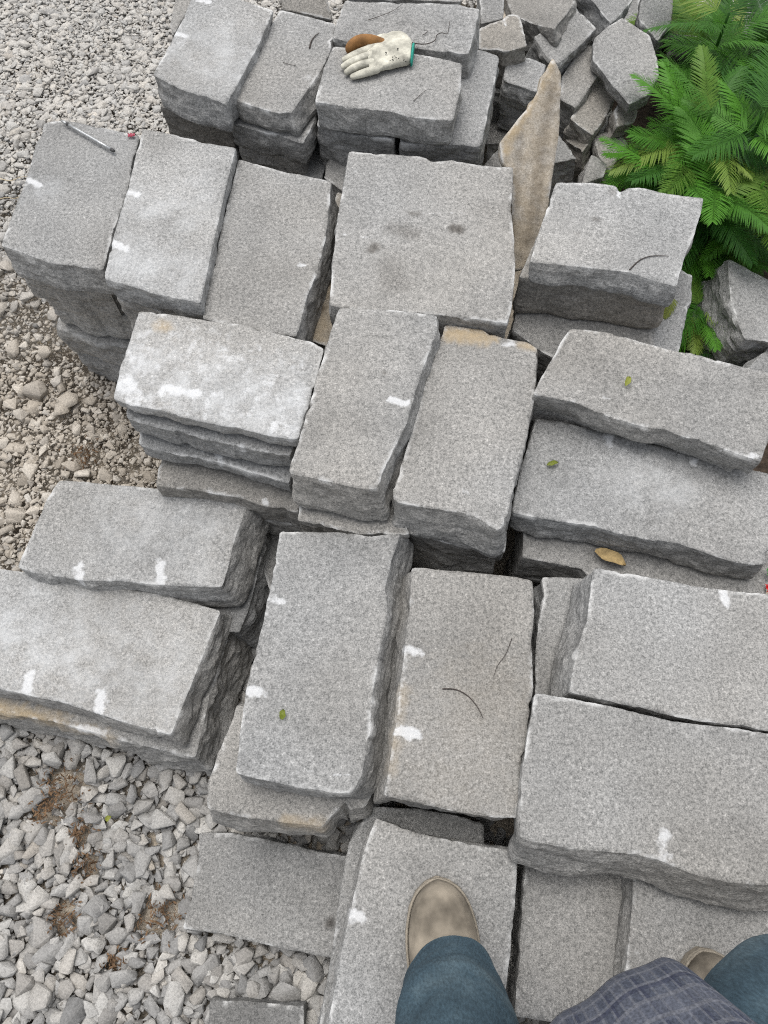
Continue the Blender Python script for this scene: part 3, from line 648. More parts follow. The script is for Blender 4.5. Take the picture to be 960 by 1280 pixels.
# ------------------------------------------------------------------ tubes for twigs, stems, rods
def tube(pts, rad, n=6):
    pts = [np.array(p, float) for p in pts]; V = []; Fc = []; m = len(pts)
    rad = [rad] * m if np.isscalar(rad) else rad
    for i, p in enumerate(pts):
        t = pts[min(i + 1, m - 1)] - pts[max(i - 1, 0)]; t /= np.linalg.norm(t) + 1e-9
        a = np.cross(t, [0, 0, 1]) if abs(t[2]) < .9 else np.cross(t, [1, 0, 0]); a /= np.linalg.norm(a); b = np.cross(t, a)
        for k in range(n): V.append(p + rad[i] * (a * math.cos(6.2832 * k / n) + b * math.sin(6.2832 * k / n)))
    for i in range(m - 1):
        for k in range(n): Fc.append((i * n + k, i * n + (k + 1) % n, (i + 1) * n + (k + 1) % n, (i + 1) * n + k))
    Fc.append(tuple(range(n))[::-1]); Fc.append(tuple((m - 1) * n + k for k in range(n)))
    return V, Fc
def smooth_path(P, n=8):
    P = np.array(P); out = []
    for i in range(len(P) - 1):
        p0, p1, p2, p3 = P[max(i - 1, 0)], P[i], P[i + 1], P[min(i + 2, len(P) - 1)]
        for t in np.linspace(0, 1, n, endpoint=False): out.append(.5 * (2 * p1 + (p2 - p0) * t + (2 * p0 - 5 * p1 + 4 * p2 - p3) * t * t + (3 * p1 - p0 - 3 * p2 + p3) * t ** 3))
    out.append(P[-1]); return out
def localise(o):
    me = o.data; co = np.zeros(len(me.vertices) * 3); me.vertices.foreach_get('co', co); co = co.reshape(-1, 3); c = co.mean(0); c[2] = co[:, 2].min()
    me.vertices.foreach_set('co', (co - c).ravel()); o.location = c; me.update(); return o
def twig(label, px, z, rad=.0012, lift=.002, mat=None, cat='twig', name='twig'):
    P = [at(x, y, z + lift + (l[0] if l else 0)) for x, y, *l in px]; sp = smooth_path(P); m = len(sp)
    V, Fc = tube(sp, [rad * (1 - .6 * i / m) for i in range(m)], 5)
    return tag(localise(mesh_obj(name, V, Fc, mat or TWIG, smooth=True)), label, cat)
twig('thin curved dark twig lying on the brown tinted slab', [(553,861),(570,862),(585,870),(597,884),(604,898)], .368)
twig('faint straight hair thin twig on the brown tinted slab, behind the curved one', [(640,798),(632,818),(622,832),(617,846)], .368, .0007)
twig('thin curved twig on the front corner of the notched slab', [(787,337),(800,325),(815,320),(836,320)], .486, .0013)
twig('short dark bent twig on the second back row slab', [(387,60),(389,52),(393,46),(399,41)], .48, .0018)
twig('wiry brown thread curling from the glove cuff across the slab behind', [(497,44),(505,49),(518,54),(532,55),(543,51),(546,44),(552,41),(559,42),(561,34),(562,27)], .487, .0013, .004)
twig('long thin thread lying across the slab behind the glove', [(460,25),(475,20),(490,14),(502,6)], .486, .0008)
twig('tiny curled thread between the glove cuff and the wiry brown thread', [(528,44),(533,41),(534,38),(530,38)], .486, .0008)
twig('short thin grass stalk on the front of the glove slab', [(517,126),(525,119),(533,112)], .50, .0008)
twig('thin stalk lying across the top of the pale slab near its middle', [(354,78),(360,80),(370,82)], .48, .0007)
twig('dry pale straw on the gravel beside the rod slab, upper one', [(-4,222),(12,226),(24,222),(35,220)], .05, .0014, .01, STRAW, 'straw', 'straw')
twig('dry pale straw on the gravel beside the rod slab, lower one', [(-4,250),(8,247),(18,248),(26,245)], .05, .0014, .01, STRAW, 'straw', 'straw')

def leaf(label, px, z, mat, lift=.003, curl=.006, name='fallen_leaf', cat='leaf'):
    """px: base, tip, half width in pixels"""
    (x0, y0), (x1, y1), w = px; a = at(x0, y0, z); b = at(x1, y1, z); d = b - a; L = np.linalg.norm(d); n = np.array([-d[1], d[0], 0]) / L; s = w / 620.
    V = []; Fc = []; N = 9
    for i in range(N):
        t = i / (N - 1); ww = s * math.sin(math.pi * min(1, .06 + t * .94)) ** .8 * (1.0 if t < 1 else .02); m = a + d * t
        for k in (-1, 0, 1): V.append(m + n * ww * k * (1 + .15 * math.sin(9 * t + k)) + np.array([0, 0, lift + curl * (abs(k) * .6 + math.sin(t * 3.1) * .7)]))
    for i in range(N - 1):
        for k in (0, 1): Fc.append((i * 3 + k, i * 3 + k + 1, i * 3 + k + 4, i * 3 + k + 3))
    return tag(localise(mesh_obj(name, V, Fc, mat, smooth=True)), label, cat)
leaf('small yellow green leaf lying on the long two mark slab', ((683, 583), (697, 580), 2.8), .372, LEAFY)
leaf('pale green leaf bit on the rough fronted long slab', ((781, 484), (786, 473), 3.2), .447, LEAFY)
leaf('small green leaf bit near the front of the tall middle slab', ((353, 900), (355, 887), 3.2), .372, LEAFY)
leaf('curled tan dead leaf under the front of the long two mark slab', ((742, 691), (780, 709), 7.5), .300, DEADLEAF, .006, .012)
leaf('small greenish leaf on the coarse gravel near the stained corner slab', ((137, 1026), (144, 1020), 3), .05, LEAFY, .02)

def leaflets(label, base, tip, z0, z1, n, w, mat, parent=None, name='fern_sprig'):
    a = at(*base, z0); b = at(*tip, z1); V, Fc = frond_mesh(np.linalg.norm(b - a), n, w, .12)
    o = mesh_obj(name, V, Fc, mat); d = Vector(b - a).normalized(); q = d.to_track_quat('Y', 'Z'); o.rotation_euler = q.to_euler(); o.location = a
    return tag(o, label, 'leaf')
def frond_mesh(L, n, w, droop, seed=0, side=0.):
    """feather leaf lying along +y: midrib and n pairs of narrow leaflets"""
    r = random.Random(seed); V = []; Fc = []; N = 14
    def axis(t): return np.array([side * t * t * L, L * t * (1 - .10 * abs(droop) * t), L * (droop * .35 * t - droop * t * t)])
    tv, tf = tube([axis(i / N) for i in range(N + 1)], [.0011 * (1 - .7 * i / N) for i in range(N + 1)], 4); V += [tuple(v) for v in tv]; Fc += tf
    for i in range(n):
        t = .10 + .90 * (i + .5) / n; p = axis(t); q = axis(min(1, t + .02)) - axis(t - .02); q /= np.linalg.norm(q)
        ln = w * (math.sin(math.pi * (.16 + .80 * t ** .9)) ** .65) * r.uniform(.9, 1.06); ang = math.radians(66 - 32 * t + r.uniform(-4, 4))
        for sg in (-1, 1):
            sd = np.array([sg * math.cos(0), 0, 0]); d = q * math.cos(ang) + sd * math.sin(ang); d[2] += r.uniform(-.03, .10); hw = L * .9 / n * .43
            up = np.array([0, 0, 1.0]); s2 = np.cross(d, up); s2 /= np.linalg.norm(s2) + 1e-9; b = len(V); dz = r.uniform(.12, .45) * ln
            for u, ww in ((0, .5), (.3, 1.), (.72, .85), (1, .12)):
                m = p + d * ln * u + np.array([0, 0, .10 * ln * u - dz * u * u])
                V.append(tuple(m - s2 * hw * ww)); V.append(tuple(m + s2 * hw * ww))
            for k in range(3): Fc.append((b + 2 * k, b + 2 * k + 1, b + 2 * k + 3, b + 2 * k + 2))
    return V, Fc
FRV = []
for k in range(11):
    V, Fc = frond_mesh(1.0, 46 + 3 * (k % 3), .27 + .03 * (k % 3), [.25, .45, .6, .35, .8, .15, .5, .3][k % 8], k, [0, .1, -.1, .2, -.2, .05, -.05, .12][k % 8])
    me = bpy.data.meshes.new('frond'); me.from_pydata(V, [], Fc); me.materials.append(FROND if k < 8 else FROND_Y); FRV.append(me)
def fern(label, px, z, zc, n, L, seed, az0=None, spread=math.pi, el=(.05, .7), yellow=0):
    """px: where the crown shows; z ground, zc crown height. fronds arch out of the crown"""
    r = random.Random(seed); c = at(*px, zc); root = empty('fern', (c[0], c[1], z)); tag(root, label, 'fern', 'ferns beside the slabs')
    V, Fc = tube(smooth_path([(0, 0, 0), (.01, .008, (zc - z) * .5), (0, 0, zc - z)], 4), [.005, .005, .0045, .0045, .004, .004, .004, .0035, .003], 6)
    mesh_obj('stem', V, Fc, FROND, root, True)
    for i in range(n):
        az = (az0 if az0 is not None else 0) + spread * (2 * (i + r.uniform(.1, .9)) / n - 1); e = r.uniform(*el); s = L * r.uniform(.72, 1.12)
        o = bpy.data.objects.new('frond', FRV[r.randrange(8) if r.random() < .86 else r.randrange(8, 11)]); COL.objects.link(o); o.parent = root
        o.location = (r.uniform(-.01, .01), r.uniform(-.01, .01), (zc - z) * r.uniform(.55, 1.0)); o.scale = (s, s, s)
        o.rotation_euler = (Matrix.Rotation(-az, 3, 'Z') @ Matrix.Rotation(e, 3, 'X') @ Matrix.Rotation(r.uniform(-.35, .35), 3, 'Y')).to_euler()
    return root
fern('bright green feathery fern at the top of the clump by the pale rubble', (912, 15), 0, .36, 13, .20, 1)
fern('bright fern with long fronds in the middle of the clump', (890, 140), 0, .36, 15, .205, 2)
fern('bright fern reaching left over the rubble stones', (852, 205), 0, .30, 12, .185, 3, az0=-2.0, spread=2.1)
fern('yellowish green fern against the right edge', (955, 140), 0, .38, 15, .22, 4)
fern('fern at the right edge just above the angular block', (955, 228), 0, .30, 13, .18, 5)
fern('mid green fern behind the back corner of the notched slab', (895, 235), 0, .29, 13, .21, 6)
fern('fern at the top right corner of the photo', (965, 45), 0, .32, 14, .24, 7)
fern('dark low fern in the shade between the notched slab and the angular block', (893, 300), 0, .17, 18, .17, 8)
fern('darkest low fern behind the rough fronted long slab', (874, 385), 0, .12, 22, .15, 9, el=(.0, .6))
fern('small fern growing between the two long slab ends and the right stone', (905, 440), 0, .08, 14, .10, 10, el=(.1, .6))
fern('low fern shaded under the brighter fronds in the middle', (905, 180), 0, .18, 14, .22, 11)
fern('low fern below the left reaching one, next to the rubble', (828, 215), 0, .17, 12, .16, 12)
fern('low shaded fern under the top fronds', (905, 90), 0, .17, 14, .22, 13)
fern('low shaded fern near the top edge between the brighter ones', (935, 60), 0, .16, 13, .22, 14)
fern('low leafy fern at the top edge behind the pale rubble', (862, 30), 0, .20, 12, .17, 15)
fern('dark fern peeping out behind the angular block', (945, 300), 0, .12, 12, .16, 16)
leaflets('withered yellow green sprig on the ledge below the notched slab', (843, 370), (831, 396), .345, .338, 14, .016, LEAFY)

# ------------------------------------------------------------------ metal rod and scraps on the left slabs
root = empty('metal_rod', at(112, 172, .457)); tag(root, 'thin grey metal rod with dark ends lying on the outer left slab', 'metal rod')
def child(name, V, Fc, mat, parent, smooth=True):
    o = mesh_obj(name, V, Fc, mat, parent, smooth); o.matrix_parent_inverse = Matrix.Translation(-parent.location) if parent.type == 'EMPTY' else Matrix()
    return o
STEEL = make_plain('dull_steel', (.42, .43, .43), .38, .2, 200, .2, .0005, .5); STEEL.node_tree.nodes['Principled BSDF'].inputs['Metallic'].default_value = .7
DARKST = make_plain('dark_steel', (.06, .06, .06), .5, .2)
A_, B_ = at(77, 151, .464), at(143, 189, .464); D_ = B_ - A_
child('shaft', *tube([A_ + D_ * t for t in (.12, .3, .5, .7, .94)], [.0030, .0030, .0032, .0030, .0030], 10), STEEL, root)
child('tip', *tube([B_ - D_ * .062, B_ - D_ * .02, B_], [.0036, .0036, .0022], 10), DARKST, root)
child('collar', *tube([A_ + D_ * .10, A_ + D_ * .135], [.0036, .0036], 10), DARKST, root)
child('shank', *tube([A_, A_ + D_ * .10], [.0022, .0024], 8), STEEL, root)
def scrap(label, px, z, size, col, seed, name='plastic_scrap', cat='scrap'):
    r = random.Random(seed); c = at(*px, z); V = []; Fc = []; N = 6
    for i in range(N):
        for j in range(N):
            V.append(c + np.array([(i / (N - 1) - .5) * size * r.uniform(.8, 1.1), (j / (N - 1) - .5) * size * .7 * r.uniform(.7, 1.1), .003 + size * .22 * r.random()]))
    for i in range(N - 1):
        for j in range(N - 1): Fc.append((i * N + j, i * N + j + 1, (i + 1) * N + j + 1, (i + 1) * N + j))
    return tag(localise(mesh_obj(name, V, Fc, make_plain(name + '_' + str(seed), col, .45, .2, 60, spec=.4))), label, cat)
scrap('crumpled dark red scrap at the back corner of the rod slab', (165, 171), .456, .015, (.30, .04, .07), 1)
scrap('bright red scrap at the right edge in front of the long two mark slab', (963, 736), .30, .020, (.45, .02, .02), 2)
scrap('green scrap at the right edge behind the red one', (964, 716), .31, .020, (.06, .20, .05), 3)

# ------------------------------------------------------------------ work glove
KNIT = make_plain('cream_knit', (.46, .445, .375), .95, .42, 42, .8, .004)
TEAL = make_plain('teal_trim', (.03, .26, .20), .9, .2, 200)
RUST = make_plain('rust_brown_leather', (.23, .115, .040), .75, .35, 45)
def skin(name, verts, edges, radii, mat, parent=None, sub=2, root=0):
    me = bpy.data.meshes.new(name); me.from_pydata([tuple(v) for v in verts], edges, []); o = bpy.data.objects.new(name, me); COL.objects.link(o)
    sk = o.modifiers.new('skin', 'SKIN'); sk.use_smooth_shade = True
    for i, r in enumerate(radii):
        s = me.skin_vertices[0].data[i]; s.radius = r if not np.isscalar(r) else (r, r); s.use_root = (i == root)
    ss = o.modifiers.new('sub', 'SUBSURF'); ss.levels = sub; ss.render_levels = sub
    dg = bpy.context.evaluated_depsgraph_get(); ev = o.evaluated_get(dg); m2 = bpy.data.meshes.new_from_object(ev); m2.name = name
    o.modifiers.clear(); o.data = m2; m2.materials.clear(); m2.materials.append(mat)
    if parent: o.parent = parent
    return o
def glove():
    z = .503; root = empty('work_glove', at(470, 72, z)); tag(root, 'dirty cream knitted work glove with teal cuff edge and rust brown thumb side', 'glove')
    def P(x, y, h): return at(x, y, z + h)
    # flat limp palm: a cushion between an outline, lofted from cuff to knuckles
    secs = [((515, 61), (513, 81), .016), ((510, 50), (508, 86), .021), ((498, 46), (496, 88), .021), ((484, 47), (482, 92), .020), ((468, 53), (470, 96), .018), ((458, 58), (462, 98), .014)]
    V = []; Fc = []; n = 16
    for (a, b, h) in secs:
        a = P(*a, 0); b = P(*b, 0)
        for k in range(n):
            t = 2 * math.pi * k / n; u = .5 - .5 * math.cos(t); m = a + (b - a) * u; V.append(m + np.array([0, 0, .002 + h * (.5 + .5 * math.sin(t)) * (1 + .12 * math.sin(5 * u * 3)) if math.sin(t) > 0 else .002]))
    for i in range(len(secs) - 1):
        for k in range(n): Fc.append((i * n + k, i * n + (k + 1) % n, (i + 1) * n + (k + 1) % n, (i + 1) * n + k))
    Fc.append(tuple(range(n))); Fc.append(tuple((len(secs) - 1) * n + k for k in range(n))[::-1])
    palm = child('palm', V, Fc, KNIT, root)
    s = palm.modifiers.new('sub', 'SUBSURF'); s.levels = 3; s.render_levels = 3
    tx = bpy.data.textures.new('creases', 'CLOUDS'); tx.noise_scale = .02; dm = palm.modifiers.new('creases', 'DISPLACE'); dm.texture = tx; dm.strength = .006; dm.mid_level = .6
    fingers = [[(472,58,.011),(452,65,.011),(438,71,.010),(427,76,.007)], [(470,67,.012),(450,73,.012),(436,79,.010),(426,85,.006)],
               [(472,76,.012),(452,81,.011),(440,86,.009),(430,92,.006)], [(476,85,.011),(462,89,.010),(450,93,.008),(437,97,.006)]]
    for f in fingers:
        pts = [P(*q) - np.array(root.location) for q in f]
        skin('finger', pts, [(0, 1), (1, 2), (2, 3)], [(.0090, .0080), (.0090, .0078), (.0082, .0070), (.0058, .0045)], KNIT, root)
    th = [P(*q) - np.array(root.location) for q in [(484,56,.010),(466,52,.014),(450,52,.015),(438,58,.010),(433,66,.006)]]
    skin('thumb', th, [(0, 1), (1, 2), (2, 3), (3, 4)], [(.008, .010), (.012, .015), (.013, .018), (.011, .014), (.006, .008)], RUST, root)
    ring = []
    for k in range(17):
        t = 2 * math.pi * k / 16; u = .5 - .5 * math.cos(t); a = P(517, 60, 0); b = P(514, 84, 0); ring.append(a + (b - a) * u + np.array([0, 0, .003 + .017 * max(0, math.sin(t))]))
    child('cuff_trim', *tube(ring, .0024, 6), TEAL, root)
    up = smooth_path([P(497, 43, .006), P(506, 46, .012), P(513, 53, .012), P(517, 62, .010)], 6); child('cuff_stitching', *tube(up, .0016, 5), TEAL, root)
    sp = []
    r = random.Random(4); DK = make_plain('dark_print', (.05, .05, .045), .9, .2)
    for (x, y) in ((498,62),(497,74),(505,75),(491,72),(499,50),(483,66),(490,75)):
        for k in range(2):
            q = P(x + r.uniform(-2, 2), y + r.uniform(-2, 2), .0235 if 55 < y < 80 else .018); d = np.array([r.uniform(-.004, .004), r.uniform(-.004, .004), 0]); sp.append(tube([q, q + d * .5, q + d], [.0010, .0012, .0008], 4))
    V = []; Fc = []
    for v, f in sp: b = len(V); V += list(v); Fc += [tuple(i + b for i in q) for q in f]
    child('printed_dots', V, Fc, DK, root)
glove()

# ------------------------------------------------------------------ the photographer, standing on the slabs
SUEDE = make_plain('worn_suede', (.19, .165, .13), .95, .6, 20, .5, .006)
SOLE = make_plain('boot_sole', (.26, .23, .185), .85, .2)
HIDE = make_plain('skin', (.50, .32, .24), .6, .08)
HAIR = make_plain('dark_hair', (.05, .035, .025), .6, .3)
def denim():
    b = NB('blue_denim'); c = b.coord(rnd=False); n = b.noise(c, 9, 4, .6); w = b.noise(b.coord((1, 1, .25), rnd=False), 420, 2)
    col = b.ramp(n, [(.3, (.026, .047, .064)), (.52, (.050, .082, .104)), (.72, (.105, .148, .170))])
    col = b.mix(1., col, b.ramp(w, [(.3, .72), (.7, 1.25)]), 'MULTIPLY')
    return b.done(col, .95, b.bump(b.noise(b.coord((1, 1, .8), rnd=False), 15, 2, .5), .55, .02, b.bump(w, .4, .001)))
def plaid():
    b = NB('plaid_shirt'); t = b.n.new('ShaderNodeUVMap'); t.uv_map = 'UVMap'; sp = b.n.new('ShaderNodeSeparateXYZ'); b.l.new(t.outputs[0], sp.inputs[0])
    def stripes(sock, f, wdt, ph=0.):
        m = b.math('FRACT', b.math('ADD', b.math('MULTIPLY', sock, f), ph)); return b.math('LESS_THAN', m, wdt)
    col = b.mix(0., (.070, .080, .108), (.070, .080, .108))
    for sock in (sp.outputs[0], sp.outputs[1]):
        col = b.mix(b.math('MULTIPLY', stripes(sock, 1 / .030, .42), .45), col, (.115, .125, .155))
        col = b.mix(b.math('MULTIPLY', stripes(sock, 1 / .030, .10, .30), .55), col, (.035, .040, .070))
        col = b.mix(b.math('MULTIPLY', stripes(sock, 1 / .010, .22, .1), .35), col, (.20, .205, .225))
    n = b.noise(b.coord(rnd=False), 700, 2); col = b.mix(1., col, b.ramp(n, [(.3, .7), (.7, 1.3)]), 'MULTIPLY')
    return b.done(b.mix(1., col, .78, 'MULTIPLY'), .95, b.bump(n, .4, .0008))
DENIM = denim(); PLAID = plaid()
FZ = .302; FZR = .292
def loft(rings, cap=(True, True), closed=True):
    V = []; Fc = []; n = len(rings[0])
    for r in rings: V += [tuple(p) for p in r]
    for i in range(len(rings) - 1):
        for k in range(n if closed else n - 1): Fc.append((i * n + k, i * n + (k + 1) % n, (i + 1) * n + (k + 1) % n, (i + 1) * n + k))
    if cap[0]: Fc.append(tuple(range(n))[::-1])
    if cap[1]: Fc.append(tuple((len(rings) - 1) * n + k for k in range(n)))
    return V, Fc
def boot(toe, heel, z, parent, label=None):
    """round toed suede boot; toe and heel are ground points of its long axis"""
    toe = np.array(toe[:2]); heel = np.array(heel[:2]); ax = (heel - toe) / np.linalg.norm(heel - toe); L = np.linalg.norm(heel - toe); wv = np.array([-ax[1], ax[0]])
    st = [(.0, .016, .012, .030), (.02, .34, .012, .046), (.06, .62, .012, .058), (.13, .84, .012, .066), (.24, .98, .012, .072), (.36, 1.0, .012, .082), (.47, .94, .012, .100), (.56, .84, .012, .128), (.66, .76, .012, .150), (.78, .72, .012, .158), (.90, .66, .012, .150), (.98, .42, .012, .120), (1.0, .05, .012, .05)]
    rings = []; HW = .052
    for s, w, z0, z1 in st:
        r = []; n = 20
        for k in range(n):
            a = 2 * math.pi * k / n; cx, cz = math.cos(a), math.sin(a); e = .78
            cx = math.copysign(abs(cx) ** e, cx); cz = math.copysign(abs(cz) ** e, cz)
            p = toe + ax * L * s + wv * HW * w * cx * (1.0 if cz < .2 else 1 - .18 * cz); r.append((*p, z + z0 + (z1 - z0) * (.5 + .5 * cz)))
        rings.append(r)
    V, Fc = loft(rings); root = mesh_obj('boot', V, Fc, SUEDE, parent, True); m = root.modifiers.new('sub', 'SUBSURF'); m.levels = 2; m.render_levels = 2
    up = []; 
    for zz, g in ((0., 1.02), (.010, 1.05), (.017, 1.04)):
        r = []
        for s, w, *_ in st: r.append((*(toe + ax * (L * (s * 1.02 - .012)) + wv * HW * w * g), z + zz))
        for s, w, *_ in st[::-1]: r.append((*(toe + ax * (L * (s * 1.02 - .012)) - wv * HW * w * g), z + zz))
        up.append(r)
    V, Fc = loft(up); so = mesh_obj('sole', V, Fc, SOLE, root, False)
    # stitched welt line round the toe
    wl = []
    for s, w, *_ in st[7:0:-1]: wl.append((*(toe + ax * (L * s) + wv * HW * w * 1.01), z + .022))
    for s, w, *_ in st[:8]: wl.append((*(toe + ax * (L * s) - wv * HW * w * 1.01), z + .022))
    mesh_obj('welt', *tube(smooth_path(wl, 3), .0022, 5), SOLE, root, True)
    return root
def person():
    toeL = at(547, 1099, FZ + .03); hemL = at(563, 1240, FZ + .10)
    axL = hemL[:2] - toeL[:2]; axL = axL / np.linalg.norm(axL); heelL = toeL[:2] + axL * .29; ankL = toeL[:2] + axL * .205
    toeR = at(880, 1190, FZR + .03); axR = np.array([.20, -.98]); axR /= np.linalg.norm(axR); heelR = toeR[:2] + axR * .29; ankR = toeR[:2] + axR * .205
    hipc = np.array([(ankL[0] + ankR[0]) / 2 + .02, ankL[1] - .16, 1.20])
    hL = hipc + np.array([-.095, 0, 0]); hR = hipc + np.array([.095, 0, 0])
    aL = np.array([*ankL, FZ + .09]); aR = np.array([*ankR, FZR + .09])
    kL = (aL + hL) / 2 + np.array([-.085, .05, .0]); kR = (aR + hR) / 2 + np.array([.03, .05, .0])
    spine = [hipc + np.array([0, -.01, .05]), hipc + np.array([0, .0, .22]), hipc + np.array([0, .03, .42])]; neck = hipc + np.array([0, .06, .53]); hb = hipc + np.array([0, .075, .60]); ht = hipc + np.array([0, .10, .74])
    sL = hipc + np.array([-.185, .03, .46]); sR = hipc + np.array([.185, .03, .46])
    eL = sL + np.array([-.04, -.02, -.29]); eR = sR + np.array([.04, -.02, -.29])
    wL = eL + np.array([.06, .20, .10]); wR = eR + np.array([-.06, .20, .10])
    V = [hipc, *spine, neck, hb, ht, sL, eL, wL, sR, eR, wR, hL, kL, aL, hR, kR, aR, aL + np.array([*(-axL * .12), -.055]), aR + np.array([*(-axR * .12), -.055])]
    E_ = [(0, 1), (1, 2), (2, 3), (3, 4), (4, 5), (5, 6), (3, 7), (7, 8), (8, 9), (3, 10), (10, 11), (11, 12), (0, 13), (13, 14), (14, 15), (0, 16), (16, 17), (17, 18), (15, 19), (18, 20)]
    R = [.13, .12, .125, .13, .055, .075, .085, .06, .043, .03, .06, .043, .03, .085, .055, .038, .085, .055, .038, .03, .03]
    # hands: palm and five curled fingers each, rooted at the wrist
    for wi, sg in ((9, 1), (12, -1)):
        w = V[wi]; d = np.array([.25 * sg, .85, .45]); d /= np.linalg.norm(d); across = np.array([0, -.45, .9]); pb = len(V)
        V.append(w + d * .085); R.append(.026); E_.append((wi, pb))
        for j, (o_, l_) in enumerate(((-.030, .060), (-.010, .070), (.010, .066), (.030, .052))):
            b = V[pb] + across * o_; k1 = b + d * l_ * .55 + np.array([sg * .008, 0, 0]); k2 = k1 + d * l_ * .25 + np.array([sg * .025, 0, 0]); i0 = len(V)
            V += [k1, k2]; R += [.009, .0075]; E_ += [(pb, i0), (i0, i0 + 1)]
        b = w + d * .03 + across * .030; i0 = len(V); V += [b, b + d * .035 + across * .025]; R += [.011, .009]; E_ += [(wi, i0), (i0, i0 + 1)]
    loc = np.array([hipc[0], hipc[1], FZ])
    body = skin('person', [v - loc for v in V], E_, R, HIDE); body.location = loc
    tag(body, 'person in jeans, plaid shirt and suede boots standing on the slabs at the bottom', 'person')
    def pc(name, V, Fc, mat, sub=0):
        o = mesh_obj(name, [np.array(v) - loc for v in V], Fc, mat, body, True)
        if sub: m = o.modifiers.new('sub', 'SUBSURF'); m.levels = sub; m.render_levels = sub
        return o
    for t, h, z in ((toeL, heelL, FZ), (toeR, heelR, FZR)):
        b = boot(np.array(t[:2]) - loc[:2], np.array(h[:2]) - loc[:2], z - loc[2], body)
    # face and hair
    f = ht + np.array([0, .075, -.06])
    nv, nf = tube([f + np.array([0, .0, .02]), f + np.array([0, .022, -.012]), f + np.array([0, .012, -.022])], [.006, .012, .008], 8); pc('nose', nv, nf, HIDE)
    EYE = make_plain('eye_dark', (.03, .02, .02), .2, .1); LIP = make_plain('lip', (.40, .17, .14), .5, .1)
    for sg in (-1, 1):
        ev, ef = tube([f + np.array([sg * .034 - .012, .002, .022]), f + np.array([sg * .034, .008, .024]), f + np.array([sg * .034 + .012, .002, .022])], [.003, .007, .003], 8); pc('eye', ev, ef, EYE)
        ev, ef = tube([ht + np.array([sg * .083, 0, -.04]), ht + np.array([sg * .095, -.008, -.065]), ht + np.array([sg * .085, 0, -.09])], [.008, .013, .007], 8); pc('ear', ev, ef, HIDE)
    ev, ef = tube([f + np.array([-.026, -.002, -.048]), f + np.array([0, .008, -.046]), f + np.array([.026, -.002, -.048])], [.003, .007, .003], 8); pc('mouth', ev, ef, LIP)
    rings = []
    for i in range(9):
        ph = math.pi * .56 * i / 8; rr = .106 * math.sin(max(ph, .03)); rings.append([ht + np.array([rr * math.cos(6.2832 * k / 24), rr * 1.05 * math.sin(6.2832 * k / 24) - .018, -.045 + .108 * math.cos(ph)]) for k in range(24)])
    pc('hair', *loft(rings, (True, False)), HAIR)
    # trousers: two legs and a seat
    def leg(h, k, a, ax, toe, seed, hem_c):
        rings = []; path = smooth_path([hem_c, hem_c * .75 + k * .25 + np.array([0, .008, 0]), (hem_c + k) / 2 + np.array([0, .012, 0]), k, (k + h) / 2, h + np.array([0, 0, .0])], 9); m = len(path)
        for i, p in enumerate(path):
            t = i / (m - 1); r0 = np.interp(t, [0, .10, .45, .7, 1.], [.060, .063, .078, .092, .125]); r = []
            an_ = 6.2832 * np.arange(28) / 28; cy = np.column_stack([np.cos(an_) * 1.1, np.sin(an_) * 1.1, np.full(28, t * 9.) + .5 * np.sin(an_ + seed)]); f1 = fbm(cy + seed * 9, 31, 3); f2 = 1 - 2 * np.abs(fbm(cy * [1.3, 1.3, 1.7] + seed * 5 + 40, 37, 2))
            for q in range(28):
                an = 6.2832 * q / 28; w = 1 + .05 * math.sin(2 * an + 9 * t + seed) * (.4 + t) + .16 * f1[q] * (1.15 - .6 * t) + .085 * (f2[q] - .5) * (1.15 - .6 * t)
                cut = -.020 * math.sin(an) if i == 0 else 0
                r.append(p + np.array([r0 * w * math.cos(an), r0 * w * 1.08 * math.sin(an), ((.030 if math.sin(an) > 0 else .050) * math.sin(an) if i == 0 else (.5 if i < 3 else 0) * .03 * math.sin(an))]))
            rings.append(r)
        inner = [[p * .93 + np.mean(rings[0], 0) * .07 + np.array([0, 0, .004]) for p in np.array(rings[0])]]
        return loft(inner + rings, (False, False))
    hemcL = at(562, 1232, FZ + .105); hemcR = at(985, 1270, FZR + .12)
    pc('jeans_leg', *leg(hL, kL, aL, axL, toeL, 1.0, hemcL), DENIM, 1)
    kR2 = at(1000, 1330, .80); pc('jeans_leg', *leg(hR, kR2, aR, axR, toeR, 2.3, hemcR), DENIM, 1)
    seat = [[hipc + np.array([.20 * s * math.cos(6.2832 * k / 28), .135 * s * math.sin(6.2832 * k / 28), dz]) for k in range(28)] for s, dz in ((.55, -.13), (.88, -.08), (1., .0), (.98, .10), (.92, .16))]
    pc('jeans_seat', *loft(seat, (True, False)), DENIM, 1)
    # shirt: hem hanging forward, lofted up to the shoulders
    HZ = 1.10
    front = [at(x, y, HZ) for x, y in ((655, 1315), (690, 1279), (722, 1256), (760, 1229), (798, 1208), (830, 1199), (850, 1207), (880, 1237), (925, 1282), (960, 1330))]
    fc = smooth_path(front, 4)[::2]
    back = [np.array([hipc[0] + .23 * math.cos(a), hipc[1] - .02 + .17 * math.sin(a), HZ]) for a in np.linspace(-.15, -math.pi + .15, 12)]
    hem = fc + back; nh = len(hem); hem = np.array(hem)
    ang = np.linspace(0, 1, nh)
    rings = []; ell = []
    for q in range(nh):
        if q < len(fc): a = math.pi * (1 - (q + .5) / len(fc)) * .98
        else: a = -.15 - (math.pi - .3) * (q - len(fc)) / 11
        ell.append(a)
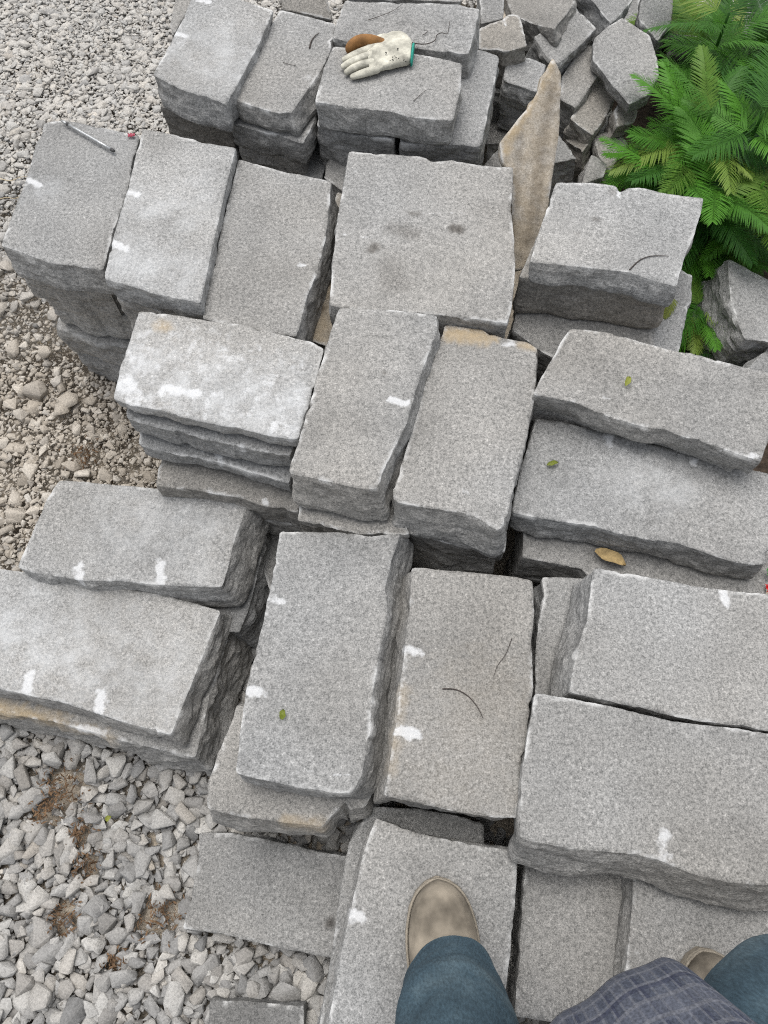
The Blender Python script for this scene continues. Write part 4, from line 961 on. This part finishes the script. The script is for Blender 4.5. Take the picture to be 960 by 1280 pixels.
    shirt_levels = [(0, 0.), (.02, .0), (.06, .10), (.12, .3), (.20, .6), (.28, .9), (.38, 1.), (.46, 1.), (.52, 1.), (.56, 1.)]
    for dz, b in shirt_levels:
        sx_, sy_ = np.interp(dz, [.2, .38, .46, .52, .56], [.20, .22, .20, .13, .075]), np.interp(dz, [.2, .38, .46, .52, .56], [.145, .15, .13, .10, .075])
        r = []
        for q in range(nh):
            e = np.array([hipc[0] + sx_ * math.cos(ell[q]), hipc[1] + .02 + .06 * dz + sy_ * math.sin(ell[q]), HZ + dz]); hq = hem[q] + np.array([0, -.10 * dz, dz])
            r.append(hq * (1 - b) + e * b + np.array([0, 0, .006 * math.sin(q * 1.7) * (1 - b)]))
        rings.append(r)
    V, Fc = loft(rings, (False, False)); sh = pc('shirt', V, Fc, PLAID); me = sh.data
    uv = me.uv_layers.new(name='UVMap'); R_ = np.array(rings); cum = np.concatenate([[0], np.cumsum(np.linalg.norm(np.diff(np.vstack([R_[3], R_[3][:1]]), axis=0), axis=1))])
    for poly in me.polygons:
        qs = [me.loops[l].vertex_index % nh for l in poly.loop_indices]; wrap = (max(qs) - min(qs)) > 2
        for l in poly.loop_indices:
            vi = me.loops[l].vertex_index; q = vi % nh; lv = vi // nh; uq = cum[nh] if (wrap and q == 0) else cum[q]; uv.data[l].uv = (uq, shirt_levels[lv][0] * 1.0)
    s = sh.modifiers.new('thick', 'SOLIDIFY'); s.thickness = .002; s = sh.modifiers.new('sub', 'SUBSURF'); s.levels = 1; s.render_levels = 1
    for (s0, e0, w0) in ((sL, eL, wL), (sR, eR, wR)):
        path = smooth_path([s0 + np.array([0, 0, .02]), (s0 + e0) / 2, e0, (e0 + w0) / 2, w0 * .8 + e0 * .2], 4); rr = np.interp(np.linspace(0, 1, len(path)), [0, .3, .55, 1], [.085, .070, .060, .048])
        V, Fc = tube(path, list(rr), 18); o = pc('sleeve', V, Fc, PLAID); u = o.data.uv_layers.new(name='UVMap')
        for poly in o.data.polygons:
            for l in poly.loop_indices: vi = o.data.loops[l].vertex_index; u.data[l].uv = ((vi % 18) * .022, (vi // 18) * .03)
    return body
person()
